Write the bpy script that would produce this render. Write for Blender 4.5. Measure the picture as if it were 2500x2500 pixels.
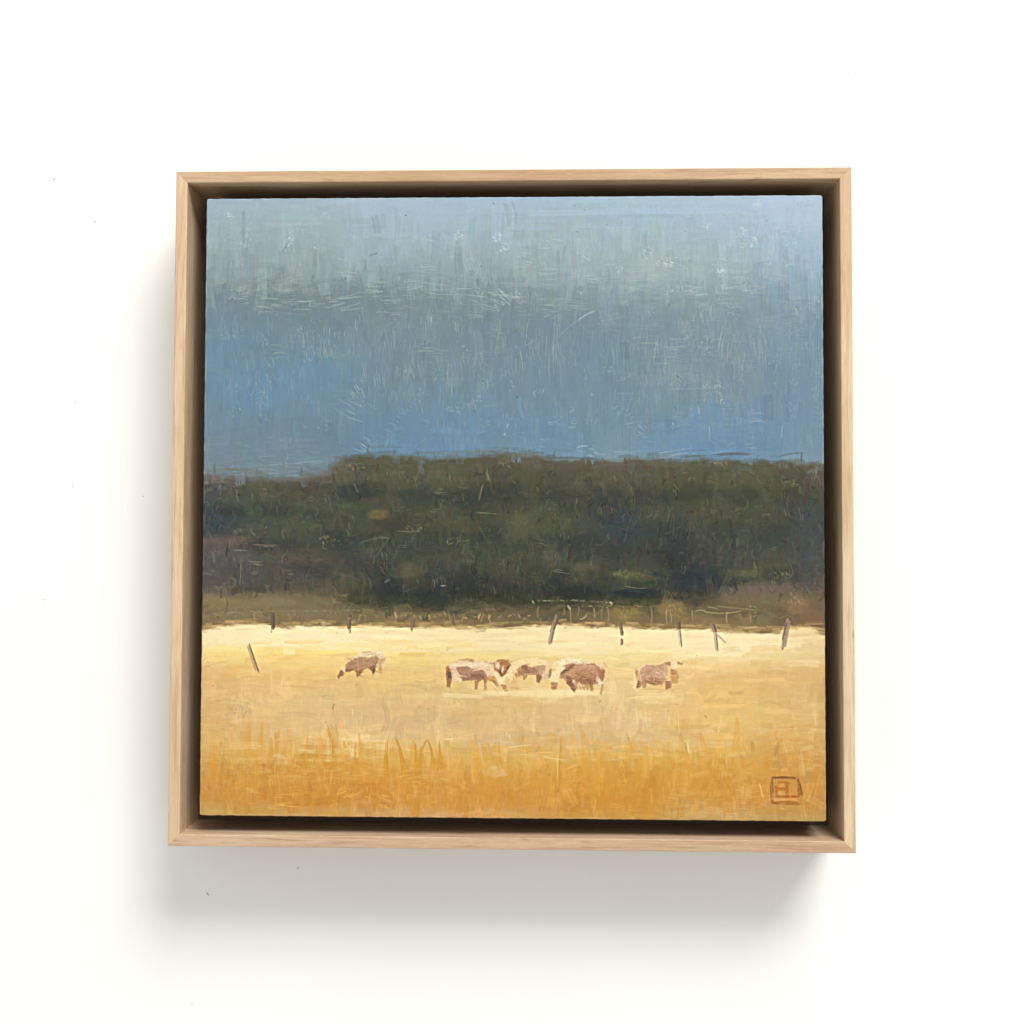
import bpy, bmesh, math
import numpy as np
from mathutils import Matrix, Vector

# ------------------------------------------------------------------ reset
for o in list(bpy.data.objects):
    bpy.data.objects.remove(o, do_unlink=True)
scene = bpy.context.scene
COL = scene.collection

# ------------------------------------------------------------------ camera
# (metres; the picture lies flat, its face looks up +Z, the camera looks down)
CAM_LOC = np.array([0.01421, -0.01746, 0.53948])
CAM_ROT = (0.0294, 0.0263, 0.00293)
FOCAL = 2500.0                    # in pixels of a 2500 px wide picture


def rot3(r):
    a, b, c = r
    ca, sa, cb, sb, cc, sc = math.cos(a), math.sin(a), math.cos(b), math.sin(b), math.cos(c), math.sin(c)
    rx = np.array([[1, 0, 0], [0, ca, -sa], [0, sa, ca]])
    ry = np.array([[cb, 0, sb], [0, 1, 0], [-sb, 0, cb]])
    rz = np.array([[cc, -sc, 0], [sc, cc, 0], [0, 0, 1]])
    return rz @ ry @ rx


CAM_R = rot3(CAM_ROT)
cam_data = bpy.data.cameras.new('camera')
cam_data.sensor_width = 36
cam_data.lens = 36 * FOCAL / 2500
cam_data.clip_start = 0.01
cam_data.clip_end = 50
cam = bpy.data.objects.new('camera', cam_data)
COL.objects.link(cam)
m4 = Matrix([list(CAM_R[i]) + [CAM_LOC[i]] for i in range(3)] + [[0, 0, 0, 1]])
cam.matrix_world = m4
scene.camera = cam

# ------------------------------------------------------------------ world and lamp
world = bpy.data.worlds.new('World')
scene.world = world
world.use_nodes = True
bg = world.node_tree.nodes['Background']
bg.inputs[0].default_value = (1.0, 0.99, 0.955, 1)
bg.inputs[1].default_value = 0.75

LIGHT_DIR = Vector((0.66, 1.52, 1.0)).normalized()
ld = bpy.data.lights.new('window_light', 'AREA')
ld.shape = 'RECTANGLE'
ld.size = 2.3
ld.size_y = 1.6
ld.energy = 285.0
ld.color = (1.0, 0.985, 0.955)
lamp = bpy.data.objects.new('window_light', ld)
COL.objects.link(lamp)
lamp.location = LIGHT_DIR * 4.5
lamp.rotation_euler = (-LIGHT_DIR).to_track_quat('-Z', 'Y').to_euler()

# added fill lamp, broad and low from the lower left, lifting the outer shadows
FILL_DIR = Vector((-0.7, -1.0, 0.62)).normalized()
fd = bpy.data.lights.new('fill_light', 'AREA')
fd.shape = 'RECTANGLE'
fd.size = 5.0
fd.size_y = 2.2
fd.energy = 40.0
fd.color = (1.0, 0.98, 0.95)
fill = bpy.data.objects.new('fill_light', fd)
COL.objects.link(fill)
fill.location = FILL_DIR * 4.5
fill.rotation_euler = (-FILL_DIR).to_track_quat('-Z', 'Y').to_euler()

vs = scene.view_settings
vs.view_transform = 'Standard'
vs.look = 'None'
vs.exposure = 0.0
vs.gamma = 1.0
vs.use_curve_mapping = False
ALBEDO = 1.0 / 1.39               # painted colour as photographed -> pigment reflectance

# ------------------------------------------------------------------ dimensions
FW, FH, FT, FD = 0.33311, 0.33243, 0.00568, 0.040      # frame outside, face width, depth
PW, PH, PDX, PDY = 0.305, 0.30527, 0.00059, 0.0007     # panel size and offset in the frame
REC = 0.002                                            # panel face below the frame face
PZ = FD - REC


# ------------------------------------------------------------------ helpers
def link(name, me, mat=None, parent=None):
    o = bpy.data.objects.new(name, me)
    COL.objects.link(o)
    if mat is not None:
        me.materials.append(mat)
    if parent is not None:
        o.parent = parent
    return o


def new_mat(name):
    m = bpy.data.materials.new(name)
    m.use_nodes = True
    nt = m.node_tree
    return m, nt, nt.nodes['Principled BSDF']


def s2l(c):
    c = np.asarray(c, float)
    return np.where(c <= 0.04045, c / 12.92, ((c + 0.055) / 1.055) ** 2.4)


def lin(r, g, b, k=1.0):
    v = s2l(np.array([r, g, b]) / 255.0) * k
    return (float(v[0]), float(v[1]), float(v[2]), 1.0)


# ------------------------------------------------------------------ surface
def table_material():
    m, nt, p = new_mat('white_surface')
    n = nt.nodes
    tc = n.new('ShaderNodeTexCoord')
    no = n.new('ShaderNodeTexNoise')
    no.inputs['Scale'].default_value = 5
    no.inputs['Detail'].default_value = 3
    nt.links.new(tc.outputs['Object'], no.inputs['Vector'])
    rp = n.new('ShaderNodeValToRGB')
    rp.color_ramp.elements[0].position = 0.3
    rp.color_ramp.elements[0].color = (0.742, 0.739, 0.714, 1)
    rp.color_ramp.elements[1].position = 0.7
    rp.color_ramp.elements[1].color = (0.765, 0.762, 0.738, 1)
    nt.links.new(no.outputs['Fac'], rp.inputs['Fac'])
    nt.links.new(rp.outputs['Color'], p.inputs['Base Color'])
    p.inputs['Roughness'].default_value = 0.75
    p.inputs['Specular IOR Level'].default_value = 0.2
    n2 = n.new('ShaderNodeTexNoise')
    n2.inputs['Scale'].default_value = 420
    n2.inputs['Detail'].default_value = 4
    nt.links.new(tc.outputs['Object'], n2.inputs['Vector'])
    bp = n.new('ShaderNodeBump')
    bp.inputs['Strength'].default_value = 0.06
    bp.inputs['Distance'].default_value = 0.0004
    nt.links.new(n2.outputs['Fac'], bp.inputs['Height'])
    nt.links.new(bp.outputs['Normal'], p.inputs['Normal'])
    return m


me = bpy.data.meshes.new('white_surface')
S = 1.6
me.from_pydata([(-S, -S, 0), (S, -S, 0), (S, S, 0), (-S, S, 0),
                (-S, -S, -.03), (S, -S, -.03), (S, S, -.03), (-S, S, -.03)], [],
               [(0, 1, 2, 3), (7, 6, 5, 4), (0, 4, 5, 1), (1, 5, 6, 2), (2, 6, 7, 3), (3, 7, 4, 0)])
surf = link('white_surface', me, table_material())
surf.location.z = -0.0002
surf['kind'] = 'structure'
surf['label'] = 'plain matt white surface under and around the framed painting'


# ------------------------------------------------------------------ wood
def wood_material(name, tone_a, tone_b, streak, seed):
    m, nt, p = new_mat(name)
    n, L = nt.nodes, nt.links
    tc = n.new('ShaderNodeTexCoord')

    def mapping(sc, loc=(0, 0, 0)):
        mp = n.new('ShaderNodeMapping')
        mp.inputs['Scale'].default_value = sc
        mp.inputs['Location'].default_value = loc
        L.new(tc.outputs['Object'], mp.inputs['Vector'])
        return mp

    def noise(mp, scale, detail, dist=0.0):
        t = n.new('ShaderNodeTexNoise')
        t.inputs['Scale'].default_value = scale
        t.inputs['Detail'].default_value = detail
        t.inputs['Distortion'].default_value = dist
        L.new(mp.outputs['Vector'], t.inputs['Vector'])
        return t

    def ramp(src, p0, c0, p1, c1):
        r = n.new('ShaderNodeValToRGB')
        r.color_ramp.elements[0].position = p0
        r.color_ramp.elements[0].color = c0
        r.color_ramp.elements[1].position = p1
        r.color_ramp.elements[1].color = c1
        L.new(src, r.inputs['Fac'])
        return r

    def mix(fac, a, b, mode='MIX'):
        x = n.new('ShaderNodeMix')
        x.data_type = 'RGBA'
        x.blend_type = mode
        if isinstance(fac, float):
            x.inputs['Factor'].default_value = fac
        else:
            L.new(fac, x.inputs['Factor'])
        for s, v in ((6, a), (7, b)):
            if isinstance(v, tuple):
                x.inputs[s].default_value = v
            else:
                L.new(v, x.inputs[s])
        return x.outputs[2]

    W, K = (1, 1, 1, 1), (0, 0, 0, 1)
    broad = noise(mapping((7, 90, 60), (seed, seed * 2, 0)), 1.6, 4, 0.6)
    base = ramp(broad.outputs['Fac'], 0.36, tone_a, 0.66, tone_b).outputs['Color']
    # growth-ring lines running nearly along the rail, a few drifting across it
    ring = noise(mapping((16, 620, 420), (seed * 3, seed, 4)), 1.1, 4, 1.0)
    rl = ramp(ring.outputs['Fac'], 0.50, K, 0.66, W).outputs['Color']
    c = mix(rl, base, mix(0.5, base, streak))
    fine = noise(mapping((90, 1300, 1000), (seed, 0, 9)), 1.0, 3)
    fl = ramp(fine.outputs['Fac'], 0.5, K, 0.75, W).outputs['Color']
    c = mix(fl, c, mix(0.42, c, streak))
    # short pale ray flecks
    fleck = noise(mapping((260, 1500, 900), (3, seed, 1)), 1.0, 1)
    fk = ramp(fleck.outputs['Fac'], 0.62, K, 0.74, W).outputs['Color']
    c = mix(fk, c, mix(0.28, c, lin(250, 222, 182, ALBEDO)))
    # dark knot-like marks, sparse
    mark = noise(mapping((26, 240, 200), (seed * 5, 2, seed)), 1.0, 2, 0.8)
    mk = ramp(mark.outputs['Fac'], 0.66, K, 0.74, W).outputs['Color']
    c = mix(mk, c, mix(0.5, c, lin(150, 100, 64, ALBEDO)))
    L.new(c, p.inputs['Base Color'])
    p.inputs['Roughness'].default_value = 0.5
    p.inputs['Specular IOR Level'].default_value = 0.35
    bp = n.new('ShaderNodeBump')
    bp.inputs['Strength'].default_value = 0.25
    bp.inputs['Distance'].default_value = 0.0002
    L.new(fine.outputs['Fac'], bp.inputs['Height'])
    L.new(bp.outputs['Normal'], p.inputs['Normal'])
    return m


K_W = ALBEDO * 0.94
wood = {
    'top': wood_material('maple_top', lin(206, 169, 131, K_W), lin(224, 193, 156, K_W), lin(172, 132, 98, K_W), 1.3),
    'left': wood_material('maple_left', lin(222, 188, 150, K_W), lin(239, 211, 175, K_W), lin(190, 150, 112, K_W), 2.7),
    'right': wood_material('maple_right', lin(225, 193, 153, K_W), lin(241, 216, 180, K_W), lin(195, 156, 116, K_W), 4.1),
    'bottom': wood_material('maple_bottom', lin(208, 172, 140, K_W), lin(227, 197, 166, K_W), lin(172, 134, 106, K_W), 6.9),
}

root = bpy.data.objects.new('framed_painting', None)
root.empty_display_size = 0.05
COL.objects.link(root)
root['label'] = 'small square oil painting of grazing cows in a pale wood floating frame'
root['category'] = 'painting'


def box_mesh(name, x0, x1, y0, y1, z0, z1, bev=0.0):
    bm = bmesh.new()
    vs_ = [bm.verts.new(v) for v in ((x0, y0, z0), (x1, y0, z0), (x1, y1, z0), (x0, y1, z0),
                                     (x0, y0, z1), (x1, y0, z1), (x1, y1, z1), (x0, y1, z1))]
    for f in ((3, 2, 1, 0), (4, 5, 6, 7), (0, 1, 5, 4), (1, 2, 6, 5), (2, 3, 7, 6), (3, 0, 4, 7)):
        bm.faces.new([vs_[i] for i in f])
    if bev:
        bmesh.ops.bevel(bm, geom=list(bm.edges), offset=bev, segments=2, profile=0.5, affect='EDGES')
    me_ = bpy.data.meshes.new(name)
    bm.to_mesh(me_)
    bm.free()
    return me_


# the backing board is the body of the frame; the four mitred rails are its pieces
bk_mat, bk_nt, bk_p = new_mat('backing_board')
bk_p.inputs['Base Color'].default_value = lin(84, 66, 52)  # dark brown puts extra shade into the gap around the panel
bk_p.inputs['Roughness'].default_value = 0.7
e = FT - 0.0004
frame = link('frame', box_mesh('frame', -FW / 2 + FT - .0001, FW / 2 - FT + .0001, -FH / 2 + FT - .0001,
                               FH / 2 - FT + .0001, 0.0006, 0.0125), bk_mat, root)
frame['label'] = 'pale maple floating frame with mitred corners'


def rail(length, mat):
    """a mitred rail: length along local X, outer side at y=0, inner side at y=FT"""
    g = 0.00001
    bm = bmesh.new()
    lo, li = length / 2 - g, length / 2 - FT - g
    v = []  # dark colour stands in for the shade on the panel's sides
    for z in (0.0, FD):
        v += [bm.verts.new(c) for c in ((-lo, 0, z), (lo, 0, z), (li, FT, z), (-li, FT, z))]
    for f in ((3, 2, 1, 0), (4, 5, 6, 7), (0, 1, 5, 4), (1, 2, 6, 5), (2, 3, 7, 6), (3, 0, 4, 7)):
        bm.faces.new([v[i] for i in f])
    bmesh.ops.recalc_face_normals(bm, faces=bm.faces)
    long_e = [ed for ed in bm.edges if abs(ed.verts[0].co.z - ed.verts[1].co.z) < 1e-6
              and abs(ed.verts[0].co.y - ed.verts[1].co.y) < 1e-6]
    mitre_e = [ed for ed in bm.edges if ed not in long_e and ed.verts[0].co.z > FD - 1e-6
               and ed.verts[1].co.z > FD - 1e-6]
    bmesh.ops.bevel(bm, geom=long_e, offset=0.00042, segments=3, profile=0.5, affect='EDGES')
    # eased ends, so that a fine line shows where two rails meet
    ends = [ed for ed in bm.edges if min(v_.co.z for v_ in ed.verts) > FD - 1e-5 and abs(ed.verts[0].co.y - ed.verts[1].co.y) > 2e-3
            and abs(abs(ed.verts[0].co.x - ed.verts[1].co.x) - abs(ed.verts[0].co.y - ed.verts[1].co.y)) < 1e-4]
    bmesh.ops.bevel(bm, geom=ends, offset=0.00016, segments=1, profile=0.5, affect='EDGES')
    me_ = bpy.data.meshes.new('rail')
    bm.to_mesh(me_)
    bm.free()
    for pl in me_.polygons:
        pl.use_smooth = False
    o = link('rail', me_, mat, frame)
    return o


r = rail(FW, wood['bottom'])
r.location = (0, -FH / 2, 0)
r = rail(FW, wood['top'])
r.location = (0, FH / 2, 0)
r.rotation_euler.z = math.pi
r = rail(FH, wood['right'])
r.location = (FW / 2, 0, 0)
r.rotation_euler.z = math.pi / 2
r = rail(FH, wood['left'])
r.location = (-FW / 2, 0, 0)
r.rotation_euler.z = -math.pi / 2

# ------------------------------------------------------------------ the painting: brush strokes laid on a fine grid
N = 1000
rng = np.random.default_rng(11)


def px2cv(x, y):
    """photo pixel -> canvas cell (column, row), through the panel plane"""
    x = np.asarray(x, float)
    y = np.asarray(y, float)
    d = np.stack([(x - 1250) / FOCAL, -(y - 1250) / FOCAL, -np.ones_like(x)], -1) @ CAM_R.T
    t = (PZ - CAM_LOC[2]) / d[..., 2]
    X = CAM_LOC[0] + t * d[..., 0]
    Y = CAM_LOC[1] + t * d[..., 1]
    return (X - PDX + PW / 2) / PW * (N - 1), (PH / 2 - (Y - PDY)) / PH * (N - 1)


def cv2world(c, r_):
    return c / (N - 1) * PW - PW / 2 + PDX, PH / 2 - r_ / (N - 1) * PH + PDY


# photo coordinates of every cell (inverse mapping by projection)
cc, rr = np.meshgrid(np.arange(N, dtype=float), np.arange(N, dtype=float))
wx, wy = cv2world(cc, rr)
_p = np.stack([wx - CAM_LOC[0], wy - CAM_LOC[1], np.full_like(wx, PZ - CAM_LOC[2])], -1) @ CAM_R
PXX = 1250 + FOCAL * _p[..., 0] / -_p[..., 2]
PXY = 1250 - FOCAL * _p[..., 1] / -_p[..., 2]
SC = N / 1516.0                   # cells per photo pixel


def up(a, shape):
    """smooth upsampling of a small random grid"""
    h, w = shape
    gy = np.linspace(0, a.shape[0] - 1.001, h)
    gx = np.linspace(0, a.shape[1] - 1.001, w)
    iy, ix = gy.astype(int), gx.astype(int)
    fy, fx = gy - iy, gx - ix
    fy = (fy * fy * (3 - 2 * fy))[:, None]
    fx = (fx * fx * (3 - 2 * fx))[None, :]
    a00 = a[iy][:, ix]
    a01 = a[iy][:, ix + 1]
    a10 = a[iy + 1][:, ix]
    a11 = a[iy + 1][:, ix + 1]
    return (a00 * (1 - fx) + a01 * fx) * (1 - fy) + (a10 * (1 - fx) + a11 * fx) * fy


def vnoise(ny, nx, shape=(N, N)):
    return up(rng.random((ny + 2, nx + 2)), shape)


def fbm(ny, nx, oct_=4):
    out, amp, tot = np.zeros((N, N)), 1.0, 0.0
    for _ in range(oct_):
        out += amp * vnoise(ny, nx)
        tot += amp
        amp *= 0.55
        ny, nx = min(ny * 2, N), min(nx * 2, N)
    return out / tot


def sstep(a, b, x):
    t = np.clip((x - a) / (b - a), 0, 1)
    return t * t * (3 - 2 * t)


XS = [500, 750, 1000, 1250, 1500, 1750, 2000]
SKY = {
    490: [(160, 178, 188), (161, 179, 188), (168, 186, 200), (166, 185, 200), (166, 187, 203), (170, 189, 205), (177, 195, 211)],
    550: [(156, 174, 179), (157, 174, 178), (163, 181, 191), (158, 176, 183), (158, 178, 187), (165, 184, 196), (171, 190, 204)],
    620: [(149, 165, 168), (150, 165, 167), (154, 171, 177), (154, 170, 174), (157, 173, 175), (160, 176, 182), (161, 181, 194)],
    675: [(140, 155, 156), (135, 150, 150), (142, 158, 163), (143, 158, 161), (151, 167, 169), (150, 167, 171), (148, 168, 182)],
    720: [(117, 136, 144), (121, 135, 135), (124, 139, 143), (124, 141, 146), (134, 152, 158), (138, 155, 161), (135, 155, 169)],
    780: [(112, 136, 150), (112, 132, 140), (119, 136, 140), (116, 135, 142), (121, 142, 152), (129, 148, 156), (127, 149, 164)],
    850: [(110, 138, 160), (112, 138, 152), (118, 136, 144), (115, 137, 148), (115, 139, 151), (126, 145, 153), (123, 147, 163)],
    920: [(106, 138, 163), (104, 140, 168), (118, 136, 144), (116, 138, 149), (116, 140, 152), (128, 146, 153), (118, 144, 163)],
    980: [(108, 137, 159), (108, 138, 160), (111, 136, 152), (109, 137, 156), (114, 140, 155), (124, 145, 155), (117, 144, 164)],
    1040: [(112, 136, 152), (111, 133, 147), (104, 137, 164), (106, 137, 164), (112, 139, 156), (110, 143, 170), (115, 143, 164)],
    1090: [(112, 132, 146), (110, 130, 144), (101, 136, 172), (107, 139, 167), (119, 145, 161), (103, 142, 181), (118, 144, 164)],
    1140: [(118, 130, 138), (116, 130, 138), (104, 136, 168), (112, 138, 158), (130, 148, 158), (116, 142, 168), (124, 144, 158)],
}
TREES = {
    1110: [(112, 106, 100), (108, 102, 92), (84, 84, 64), (88, 84, 66), (98, 94, 80), (90, 90, 66), (98, 92, 82)],
    1150: [(108, 100, 90), (98, 92, 78), (82, 84, 60), (80, 79, 58), (86, 83, 66), (82, 84, 58), (90, 84, 72)],
    1190: [(80, 80, 72), (74, 76, 60), (76, 79, 57), (70, 72, 53), (73, 75, 57), (73, 77, 54), (80, 76, 64)],
    1240: [(62, 71, 70), (71, 79, 60), (66, 72, 55), (68, 72, 53), (62, 66, 56), (72, 74, 55), (71, 74, 60)],
    1290: [(62, 71, 70), (70, 77, 61), (74, 75, 54), (75, 80, 57), (59, 67, 63), (72, 76, 57), (68, 74, 66)],
    1340: [(92, 82, 72), (70, 73, 60), (60, 66, 57), (72, 77, 58), (58, 62, 53), (63, 67, 55), (70, 74, 67)],
    1390: [(82, 81, 75), (78, 76, 64), (58, 65, 56), (62, 66, 51), (60, 64, 53), (56, 61, 55), (70, 74, 61)],
    1430: [(86, 80, 70), (86, 80, 66), (62, 66, 53), (55, 58, 47), (68, 71, 51), (52, 57, 54), (88, 83, 67)],
    1465: [(116, 104, 86), (112, 100, 83), (60, 62, 56), (58, 58, 51), (58, 60, 56), (80, 74, 64), (110, 94, 79)],
    1495: [(122, 106, 88), (124, 108, 90), (106, 96, 80), (98, 88, 74), (96, 86, 72), (102, 90, 76), (106, 90, 78)],
    1530: [(130, 107, 84), (132, 111, 86), (146, 122, 90), (124, 106, 84), (134, 112, 86), (138, 118, 90), (126, 100, 83)],
}
FIELD = {
    1520: [(222, 198, 150), (252, 232, 188), (240, 214, 162), (232, 206, 154), (238, 216, 168), (244, 222, 174), (218, 192, 142)],
    1555: [(247, 230, 186), (254, 234, 188), (251, 231, 183), (246, 226, 177), (251, 231, 183), (250, 230, 184), (238, 215, 168)],
    1585: [(243, 224, 168), (252, 228, 168), (247, 225, 166), (241, 221, 166), (241, 220, 167), (247, 227, 178), (234, 211, 163)],
    1610: [(239, 209, 137), (240, 211, 137), (237, 211, 141), (233, 207, 142), (237, 214, 153), (242, 217, 161), (226, 197, 138)],
    1640: [(227, 191, 123), (232, 198, 128), (231, 199, 128), (229, 197, 130), (233, 207, 146), (229, 193, 126), (220, 186, 124)],
    1680: [(224, 190, 128), (229, 197, 131), (226, 199, 130), (235, 210, 146), (232, 208, 150), (227, 193, 123), (215, 182, 119)],
    1720: [(221, 187, 124), (223, 193, 136), (222, 193, 134), (221, 191, 130), (225, 199, 140), (228, 196, 125), (212, 180, 117)],
    1760: [(216, 179, 112), (222, 193, 134), (218, 188, 134), (219, 189, 130), (222, 193, 139), (230, 196, 120), (212, 177, 110)],
    1800: [(218, 180, 110), (226, 195, 129), (223, 195, 134), (215, 187, 135), (215, 185, 130), (226, 190, 112), (211, 171, 104)],
    1840: [(215, 172, 98), (218, 171, 93), (221, 181, 106), (219, 179, 105), (218, 172, 89), (220, 176, 92), (205, 158, 90)],
    1880: [(205, 158, 82), (208, 152, 72), (217, 167, 85), (217, 169, 88), (214, 162, 73), (212, 162, 76), (199, 151, 84)],
    1920: [(200, 145, 72), (200, 140, 62), (208, 146, 66), (212, 156, 74), (212, 156, 66), (208, 156, 72), (192, 145, 80)],
    1950: [(196, 147, 77), (200, 138, 60), (205, 142, 64), (206, 148, 66), (206, 146, 58), (200, 148, 70), (188, 142, 80)],
    1995: [(198, 164, 100), (203, 164, 104), (206, 164, 116), (201, 154, 88), (198, 146, 72), (196, 160, 99), (192, 154, 91)],
}


def table_lookup(tab, x, y):
    ys = np.array(sorted(tab))
    T = np.array([tab[k] for k in ys], float)
    iy = np.clip(np.searchsorted(ys, y) - 1, 0, len(ys) - 2)
    fy = np.clip((y - ys[iy]) / (ys[iy + 1] - ys[iy]), 0, 1)
    xs = np.array(XS, float)
    ix = np.clip(np.searchsorted(xs, x) - 1, 0, len(xs) - 2)
    fx = np.clip((x - xs[ix]) / (xs[ix + 1] - xs[ix]), 0, 1)
    fx = fx * fx * (3 - 2 * fx)
    fx, fy = fx[..., None], fy[..., None]
    return ((T[iy, ix] * (1 - fx) + T[iy, ix + 1] * fx) * (1 - fy)
            + (T[iy + 1, ix] * (1 - fx) + T[iy + 1, ix + 1] * fx) * fy) / 255.0


# warp the lookup so that colour areas have ragged, hand-made borders
wob_x = (fbm(14, 18, 4) - .5) * 150
wob_y = (fbm(22, 14, 4) - .5) * 46
wob_f = (fbm(40, 9, 4) - .5) * 34

base_sky = table_lookup(SKY, PXX + wob_x, PXY + wob_y)
base_tree = table_lookup(TREES, PXX + wob_x * .8, PXY + wob_y)
base_field = table_lookup(FIELD, PXX + wob_x, PXY + wob_f)

# the two borders across the picture, in photo pixels
TL_X = [480, 560, 640, 720, 770, 800, 830, 870, 930, 1000, 1100, 1180, 1240, 1300, 1330, 1400, 1500, 1580, 1700, 1800, 1900, 2030]
TL_Y = [1158, 1160, 1164, 1166, 1160, 1144, 1126, 1117, 1111, 1116, 1120, 1112, 1108, 1114, 1121, 1122, 1124, 1122, 1122, 1124, 1128, 1134]
FL_X = [480, 530, 600, 665, 720, 820, 850, 900, 1000, 1080, 1150, 1300, 1370, 1480, 1560, 1640, 1740, 1830, 1890, 1930, 1985, 2030]
FL_Y = [1542, 1530, 1522, 1532, 1530, 1526, 1532, 1528, 1530, 1533, 1534, 1530, 1528, 1532, 1532, 1537, 1537, 1545, 1543, 1533, 1534, 1560]
tl = np.interp(PXX, TL_X, TL_Y) + (fbm(60, 60, 3) - .5) * 16
soft = np.interp(PXX, [480, 780, 850, 2030], [22, 22, 9, 9])
fl = np.interp(PXX, FL_X, FL_Y) + (vnoise(4, 120) - .5) * 8
k_tree = sstep(-1, 1, (PXY - tl) / soft)[..., None]
k_field = sstep(-7, 7, PXY - fl + (fbm(160, 40, 4) - .5) * 26)[..., None]
C = base_sky * (1 - k_tree) + base_tree * k_tree
C = C * (1 - k_field) + base_field * k_field
REG = np.where(PXY - fl > 0, 2, np.where(PXY - tl > 0, 1, 0)).astype(np.int32)
H = np.zeros((N, N))
ref = C.copy()                    # colours the brush picks up


tlx = lambda x: float(np.interp(x, TL_X, TL_Y))
flx = lambda x: float(np.interp(x, FL_X, FL_Y))


def wash(x, y, rx, ry, col, a, ragged=0.6):
    """a rubbed-in patch of thin paint"""
    global C
    c0, r0 = px2cv(x, y)
    ax, ay = rx * SC, ry * SC
    a0, a1 = max(0, int(c0 - 1.8 * ax)), min(N, int(c0 + 1.8 * ax) + 1)
    b0, b1 = max(0, int(r0 - 1.8 * ay)), min(N, int(r0 + 1.8 * ay) + 1)
    if a1 - a0 < 2 or b1 - b0 < 2:
        return
    d = np.hypot((cc[b0:b1, a0:a1] - c0) / ax, (rr[b0:b1, a0:a1] - r0) / ay)
    n_ = up(rng.random((7, 7)), (b1 - b0, a1 - a0)) - .5
    k = sstep(1.25, .45, d + n_ * ragged)[..., None] * a
    C[b0:b1, a0:a1] = C[b0:b1, a0:a1] * (1 - k) + np.array(col) / 255. * k


def stroke(x0, y0, x1, y1, w, col, a, bend=0.0, bristle=.5, relief=.5, taper=0.0, dry=0.0, reg=None, edge=1.0):
    """one brush stroke from photo pixel (x0,y0) to (x1,y1), w pixels wide"""
    c0, r0 = px2cv(x0, y0)
    c1, r1 = px2cv(x1, y1)
    w = max(w * SC * .5, .42)
    bend = bend * SC
    pad = w + abs(bend) + 2
    a0, a1 = int(max(0, min(c0, c1) - pad)), int(min(N, max(c0, c1) + pad + 1))
    b0, b1 = int(max(0, min(r0, r1) - pad)), int(min(N, max(r0, r1) + pad + 1))
    if a1 - a0 < 1 or b1 - b0 < 1:
        return
    L_ = max(math.hypot(c1 - c0, r1 - r0), 1e-3)
    ux, uy = (c1 - c0) / L_, (r1 - r0) / L_
    dx, dy = cc[b0:b1, a0:a1] - c0, rr[b0:b1, a0:a1] - r0
    t = (dx * ux + dy * uy) / L_
    s = (-dx * uy + dy * ux) - bend * 4 * t * (1 - t)
    wl = w * (1 - taper * np.clip(t, 0, 1))
    nb = max(3, int(w * 1.3) + 2)
    prof = rng.random(nb)
    si = np.clip((s / w * .5 + .5), 0, .999) * (nb - 1)
    i0 = si.astype(int)
    f = si - i0
    br = prof[i0] * (1 - f) + prof[np.minimum(i0 + 1, nb - 1)] * f
    e0 = .16 * (br - .5)
    soft_ = max(1.0, .12 * L_ / max(w, 1)) / L_
    k = sstep(-soft_, soft_, t + e0) * sstep(-soft_, soft_, 1 - t + e0 * 1.4)
    k = k * sstep(edge, -edge * .35, np.abs(s) - wl)
    if dry > 0:
        rag = up(rng.random((6, max(3, nb))), t.shape) if t.size else 0
        k = k * sstep(dry - .25, dry + .25, rag * .6 + br * .6)
    al = np.clip(a * k * (1 - bristle + bristle * br * 1.4), 0, 1)[..., None]
    C[b0:b1, a0:a1] = C[b0:b1, a0:a1] * (1 - al) + (np.array(col) / 255.) * al
    if relief:
        H[b0:b1, a0:a1] += relief * k * (.25 + br - .5)
    if reg is not None:
        q = k > .45
        REG[b0:b1, a0:a1][q] = reg


def dabs(x, y, rx, ry, col, a, n=None, ang=math.pi / 2, jit=5):
    """a patch of colour put down as separate touches of a flat brush"""
    n = n or int(4 + rx * ry / 160)
    for _ in range(n):
        u, v = rng.normal(0, .5, 2)
        L_ = rng.uniform(.5, 1.0) * (ry if abs(math.sin(ang)) > .7 else rx) * 1.1
        an = ang + rng.normal(0, .07)
        px_, py_ = x + u * rx, y + v * ry
        w_ = rng.uniform(.25, .55) * min(rx, ry)
        stroke(px_ - math.cos(an) * L_ / 2, py_ - math.sin(an) * L_ / 2, px_ + math.cos(an) * L_ / 2, py_ + math.sin(an) * L_ / 2,
               max(5, min(w_, 26)), np.array(col, float) + rng.normal(0, jit) + rng.normal(0, jit * .5, 3), a * rng.uniform(.25, .75),
               bend=rng.normal(0, 3), bristle=.6, relief=.4, dry=.12)


def pick(x, y, jit, shade):
    sx, sy = x + rng.normal(0, jit), y + rng.normal(0, jit * .7)
    if y > flx(x):
        sy = max(sy, flx(sx) + 16)
    elif y < tlx(x) - 8:
        sy = min(sy, tlx(sx) - 18)
    else:
        sy = min(sy, flx(sx) - 12)
    c, r_ = px2cv(sx, sy)
    c2, r2 = px2cv(x, y)
    q, q2 = [(int(np.clip(j, 0, N - 1)), int(np.clip(i_, 0, N - 1))) for j, i_ in ((r_, c), (r2, c2))]
    v = ref[q if REG[q] == REG[q2] else q2] * 255.
    return v * (1 + rng.normal(0, shade)) + rng.normal(0, shade * 60, 3)


U = rng.uniform

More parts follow.
